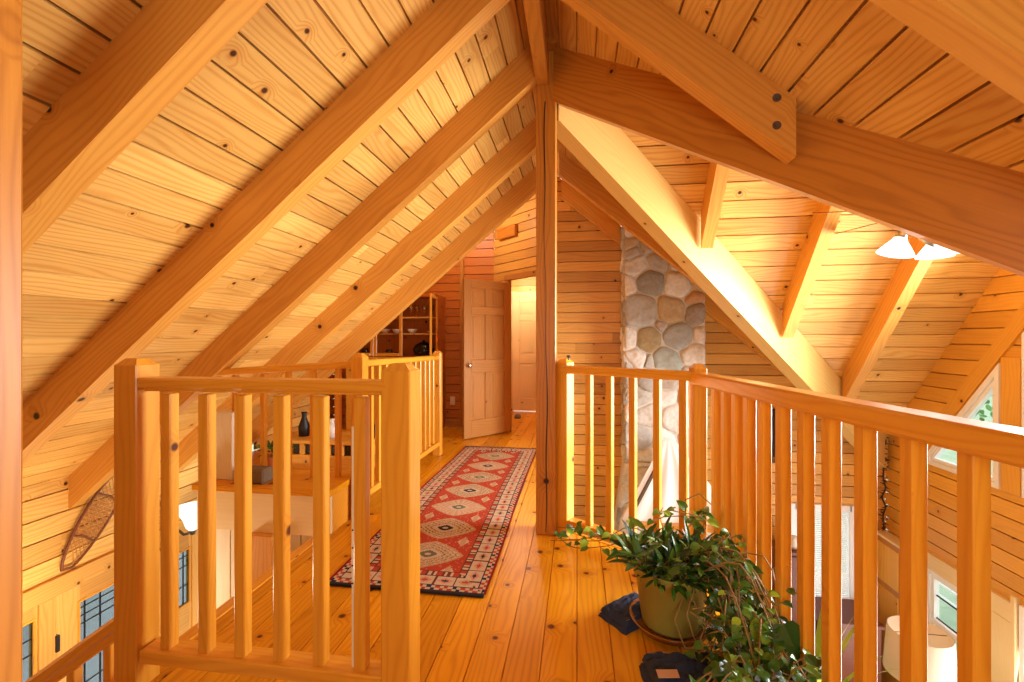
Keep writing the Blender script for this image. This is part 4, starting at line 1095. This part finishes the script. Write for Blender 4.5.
# strap-like leaves filling the pot, leaning right
for k in range(520):
    a = r_.uniform(0, 2 * PI); rad = .15 * math.sqrt(r_.random()); p = rim + V((math.cos(a) * rad + (.05 if k % 3 == 0 else 0), math.sin(a) * rad, 0))
    dd = V((math.cos(a) * .5 + r_.uniform(-.5, .7), math.sin(a) * .5 + r_.uniform(-.5, .5), r_.uniform(.15, 1.1))).normalized(); L = r_.uniform(.05, .105)
    q = p + dd * r_.uniform(.0, .10); stm.tube([p, (p + q) / 2 + V((0, 0, .01)), q], .0022, 4, cap=False)
    leaf(lv, q, (dd + V((r_.uniform(-.6, .9), r_.uniform(-.8, .4), r_.uniform(-.5, .3)))), (r_.uniform(-.4, .4), r_.uniform(-.6, .2), 1), L, L * r_.uniform(.2, .34), .3, heart=False)
def spill(start, pts, n, size, mat_leaf, jitter=.05, stem_r=.0032, heart=True, wj=None):
    """a stem through pts with leaves along it"""
    P = [V(start)] + [V(p) for p in pts]; out = []
    for i in range(len(P) - 1):
        p0 = P[max(i - 1, 0)]; p1, p2 = P[i], P[i + 1]; p3 = P[min(i + 2, len(P) - 1)]
        for t in (0, .25, .5, .75):
            out.append(.5 * ((2 * p1) + (p2 - p0) * t + (2 * p0 - 5 * p1 + 4 * p2 - p3) * t * t + (3 * p1 - p0 - 3 * p2 + p3) * t ** 3))
    out.append(P[-1]); stm.tube(out, stem_r, 5)
    for k in range(n):
        c = out[int((k + .5) / n * (len(out) - 1))]; q = V((r_.uniform(-1, 1), r_.uniform(-1, .5), r_.uniform(-.1, 1))).normalized()
        base = c + q * r_.uniform(.012, jitter); base.z = max(base.z, .012); stm.tube([c, base], .0016, 4, cap=False)
        s_ = size * r_.uniform(.7, 1.25); dd = q + V((r_.uniform(-.5, .5), r_.uniform(-.9, .2), r_.uniform(-.7, .1)))
        if base.z < .06: dd.z = abs(dd.z) * .3
        leaf(mat_leaf, base, dd, V((r_.uniform(-.4, .3), r_.uniform(-.9, -.1), 1)), s_, s_ * .8, .3, heart)
# tangled mass spilling over the right and front of the pot
for k in range(78):
    a = r_.uniform(-1.2, .9); st = rim + V((math.cos(a) * .12, math.sin(a) * .12, .02))
    e = V((PC.x + r_.uniform(.12, .32), PC.y - r_.uniform(-.12, .5), r_.uniform(.02, .24)))
    e.x = min(e.x, .62 + (2.5 - e.y) * .14 + r_.uniform(-.06, .04))
    m_ = (st + e) / 2 + V((r_.uniform(.0, .10), r_.uniform(-.06, .05), r_.uniform(.02, .20)))
    spill(st, [m_, e, e + V((r_.uniform(-.12, .03), r_.uniform(-.12, .05), r_.uniform(-.01, .04)))], 8, .036, lv if r_.random() < .75 else vine, .05, .003, heart=r_.random() < .5)
# long vines along the far rail
for k in range(4):
    zz = .10 + .03 * k
    pts = [V((.42 - .14 * i + r_.uniform(-.03, .03), 2.30 + .115 * i + r_.uniform(-.04, .03), max(.05, .30 - .06 * i + r_.uniform(-.05, .08)))) for i in range(1, 5)]
    spill(rim + V((-.02, .10, .05)), pts, 11, .046, vine, .05, .0024)
for k in range(5):
    pts = [V((.40 + r_.uniform(-.05, .25), 2.22 + .05 * i + r_.uniform(-.02, .04), .30 + .05 * i + r_.uniform(-.02, .05))) for i in range(1, 3)]
    spill(rim + V((.03, .08, .03)), pts, 7, .045, vine, .05, .0024)
# bare loop by the corner newel and loops over the front
stm.tube([(.52, 2.30, .30), (.54, 2.38, .46), (.60, 2.36, .50), (.66, 2.30, .45), (.70, 2.24, .36)], .0035, 6)
for a in ((.50, .30, .10, 1.86), (.56, .26, .06, 1.80), (.46, .24, .08, 1.88), (.60, .34, .14, 1.92), (.53, .20, .12, 1.78)):
    x0, zz_, ze, yy = a; stm.tube([rim + V((x0 - .42, -.06, .02)), (x0 - .02, yy + .06, zz_), (x0 - .08, yy - .02, (zz_ + ze) / 2), (x0 - .05, yy - .06, ze), (x0 + .04, yy - .05, ze - .02), (x0 + .10, yy + .02, ze + .04)], .0034, 6)
for k in range(7):
    x0 = r_.uniform(.52, .68); y0 = r_.uniform(1.55, 1.8)
    stm.tube([(x0, y0 + .1, .2 + r_.uniform(0, .12)), (x0 - .05, y0, .1), (x0 - .02, y0 - .07, .03), (x0 + .08, y0 - .1, .05)], .003, 5)
lv.build('leaves', 'leaf', root); vine.build('vine_leaves', 'leaf2', root); stm.build('stems', 'stem', root, smooth=True)
# second plant in front
PC2 = V((.60, 1.58, 0)); root = empty('potted_vine', tuple(PC2), 'trailing plant in small white pot at foot of right railing', 'plant')
b = B(); b.lathe([(0, 0), (.06, 0), (.085, .14), (.09, .145), (.08, .145), (.075, .12), (0, .12)], PC2, 28); b.build('pot', 'porc', root, smooth=True)
lv = B(); vine = B(); stm = B(); rim = PC2 + V((0, 0, .13))
for k in range(46):
    a = r_.uniform(0, 2 * PI); st = rim + V((math.cos(a) * .05, math.sin(a) * .05, 0)); rr_ = r_.uniform(.12, .28)
    e = PC2 + V((math.cos(a) * rr_, math.sin(a) * rr_, r_.uniform(.02, .24))); e.x = min(e.x, .62 + (2.5 - e.y) * .14 + .05)
    spill(st, [(st + e) / 2 + V((0, 0, .08)), e], 7, .035, vine if r_.random() < .4 else lv, .04, .0026, heart=r_.random() < .7)
leaf(lv, (.695, 1.66, .30), (.35, -.3, -.9), (-.3, -1, .3), .12, .10, .1)
leaf(vine, (.66, 1.74, .25), (-.3, -.5, -.6), (-.3, -1, .5), .09, .08, .1); leaf(vine, (.70, 1.70, .26), (-.7, -.3, -.1), (-.3, -1, .5), .09, .07, .1)
lv.build('leaves', 'leaf', root); vine.build('vine_leaves', 'leaf2', root); stm.build('stems', 'stem', root, smooth=True)

# folded denim
def cloth_lump(name, cx_, cy_, rx, ry_, ang, hgt, lab, sd, layers=2, patch=None):
    root = empty(name, (cx_, cy_, 0), lab, 'jeans'); b = B(); ca, sa = math.cos(ang), math.sin(ang)
    for l in range(layers):
        n, m = 44, 30; i0 = len(b.v); z0 = hgt * l / layers; sc = 1 - .08 * l
        for j in range(m + 1):
            for i in range(n + 1):
                s_, t = i / n * 2 - 1, j / m * 2 - 1; e = max(abs(s_), abs(t)); q = (1 - e ** 6) ** .5 if e < 1 else 0
                x = s_ * rx * sc * (1 + .07 * noise.noise(V((t * 2, sd + l, 0)))); y = t * ry_ * sc * (1 + .08 * noise.noise(V((s_ * 2, sd + l, 5))))
                h = z0 + hgt / layers * q * (1.0 + .5 * noise.noise(V((s_ * 2.2, t * 3.5, sd + l * 3))) + .3 * noise.noise(V((s_ * 7, t * 6, sd))))
                b.v.append((cx_ + x * ca - y * sa, cy_ + x * sa + y * ca, max(h, .0015)))
        for j in range(m):
            for i in range(n): k = i0 + j * (n + 1) + i; b.add([k, k + 1, k + n + 2, k + n + 1])
    b.build('denim', 'denim', root, smooth=True)
    b = B()
    for t in (-.86, .86):
        pts = []
        for i in range(20):
            s_ = -.9 + 1.8 * i / 19; x, y = s_ * rx * .9, t * ry_ * .9; pts.append((cx_ + x * ca - y * sa, cy_ + x * sa + y * ca, hgt * .93))
        b.tube(pts, .0012, 4)
    b.build('seam', 'stitch', root)
    if patch:
        b = B(); p, ang2 = patch; b.obox(V(p), V((math.cos(ang2), math.sin(ang2), 0)) * .075, V((-math.sin(ang2), math.cos(ang2), .25)) * .03, V((0, -.25, 1)) * .003, (1, 0, 0), .001); tag(b.build('label_patch', 'patch', root), 'tan leather waistband patch')
cloth_lump('folded_jeans', .245, 2.14, .13, .085, .75, .05, 'dark jeans bunched on floor left of the olive pot', 3.1, 2)
cloth_lump('folded_jeans', .40, 1.72, .15, .115, .15, .075, 'dark folded jeans with tan label patch before the olive pot', 7.7, 2, patch=((.315, 1.655, .094), .15))

# ------------------------------------------------------------------ outside
b = B(); b.face([(-60, -60, -3.0), (60, -60, -3.0), (60, 60, -3.0), (-60, 60, -3.0)])
struct(b.build('ground', 'lawn'), 'lawn outside the windows')
b = B(); b.box((-9.5, -2, -3.0), (-3.95, 9, -2.7), ch=0); struct(b.build('porch', 'gravel'), 'pale concrete porch outside the front door')
def tree(x, y, h, r, lab, sd):
    root = empty('leafy_tree', (x, y, -3), lab, 'tree', 'trees outside'); rt = random.Random(sd)
    b = B(); b.tube([(x, y, -3), (x + .1, y, -3 + h * .4), (x, y + .1, -3 + h * .8)], [.2, .15, .06], 8)
    for k in range(7):
        a = rt.uniform(0, 6.28); z = -3 + h * rt.uniform(.3, .7); b.tube([(x, y, z), (x + math.cos(a) * r * .7, y + math.sin(a) * r * .7, z + r * .4)], [.06, .02], 5)
    b.build('trunk', 'bark', root, smooth=True)
    b = B()
    for k in range(5200):
        q = V((rt.gauss(0, 1), rt.gauss(0, 1), rt.gauss(0, 1))).normalized() * r * rt.uniform(.45, 1) ; c = V((x, y, -3 + h * .62)) + V((q.x, q.y, q.z * h * .42 / r))
        leaf(b, c, (rt.uniform(-1, 1), rt.uniform(-1, 1), rt.uniform(-1, .4)), (rt.uniform(-1, 1), rt.uniform(-1, 1), 1), rt.uniform(.12, .2), .1, .2, heart=False)
    b.build('crown', 'tree', root)
tree(7.5, 6.6, 6.5, 1.9, 'green tree outside beyond the angled gable window', 1)
tree(11.0, 12.5, 8.5, 2.3, 'green tree outside, farther from the gable windows', 2)
tree(-8.6, 5.2, 5.0, 1.8, 'green tree outside beyond the leaded front door', 3)
root = empty('deck_railing', (4.7, 4.5, -3.0), 'pale deck railing outside the lower gable window', 'railing')
b = B()
for z in (-1.45, -1.62, -1.78, -1.94, -2.1): b.box((4.68, 2.0, z - .012), (4.72, 7.5, z + .012), axis=1)
b.build('rail', 'deck', root)
for k in range(4):
    b = B(); y = 2.4 + k * 1.6; b.box((4.66, y, -3.0), (4.76, y + .1, -1.40), axis=2); b.build('post', 'deck', root)

# ------------------------------------------------------------------ light
w = bpy.data.worlds.new('sky'); bpy.context.scene.world = w; w.use_nodes = True; nt = w.node_tree
bg = nt.nodes['Background']; bg.inputs[0].default_value = (.93, .97, 1.0, 1); bg.inputs[1].default_value = 2.6
def area(name, loc, target, sx, sy, power, col):
    l = bpy.data.lights.new(name, 'AREA'); l.shape = 'RECTANGLE'; l.size = sx; l.size_y = sy; l.energy = power; l.color = col
    o = bpy.data.objects.new(name, l); C.objects.link(o); o.location = loc
    o.rotation_euler = (V(target) - V(loc)).to_track_quat('-Z', 'Y').to_euler(); return o
area('daylight_gable_window', (XW - .06, 3.15, 1.1), (-1.5, 2.8, .9), 1.5, 1.8, 172, (.95, .97, 1)).data.spread = math.radians(114)
area('daylight_lower_windows', (XW - .06, 3.4, -1.6), (0, 3.4, -1.2), 2.2, 1.6, 85, (.97, .98, 1))
for k, p in enumerate(LP):
    l = bpy.data.lights.new('fan_bulb', 'POINT'); l.energy = 4.5; l.color = (1, .95, .88); l.shadow_soft_size = .06
    o = bpy.data.objects.new('fan_bulb', l); C.objects.link(o); o.location = p
def point(name, loc, e, col=(1, .84, .62), r=.1):
    l = bpy.data.lights.new(name, 'POINT'); l.energy = e; l.color = col; l.shadow_soft_size = r
    o = bpy.data.objects.new(name, l); C.objects.link(o); o.location = loc
point('far_room_lamp', (-.9, 7.1, 2.2), 40)
point('loft_back_fill', (-1.5, 5.5, 2.9), 30)  # added fill that brightens the red brown wall, no fixture here
point('foyer_fill', (-3.0, 2.4, -.6), 34)  # added fill that warms the front door wall, separate from the sconce
area('fill_behind_camera', (.45, -.9, 1.25), (-.3, 2.5, 1.4), 1.0, .9, 29, (1, .95, .82))  # added fill light behind the camera, not a fixture of the loft
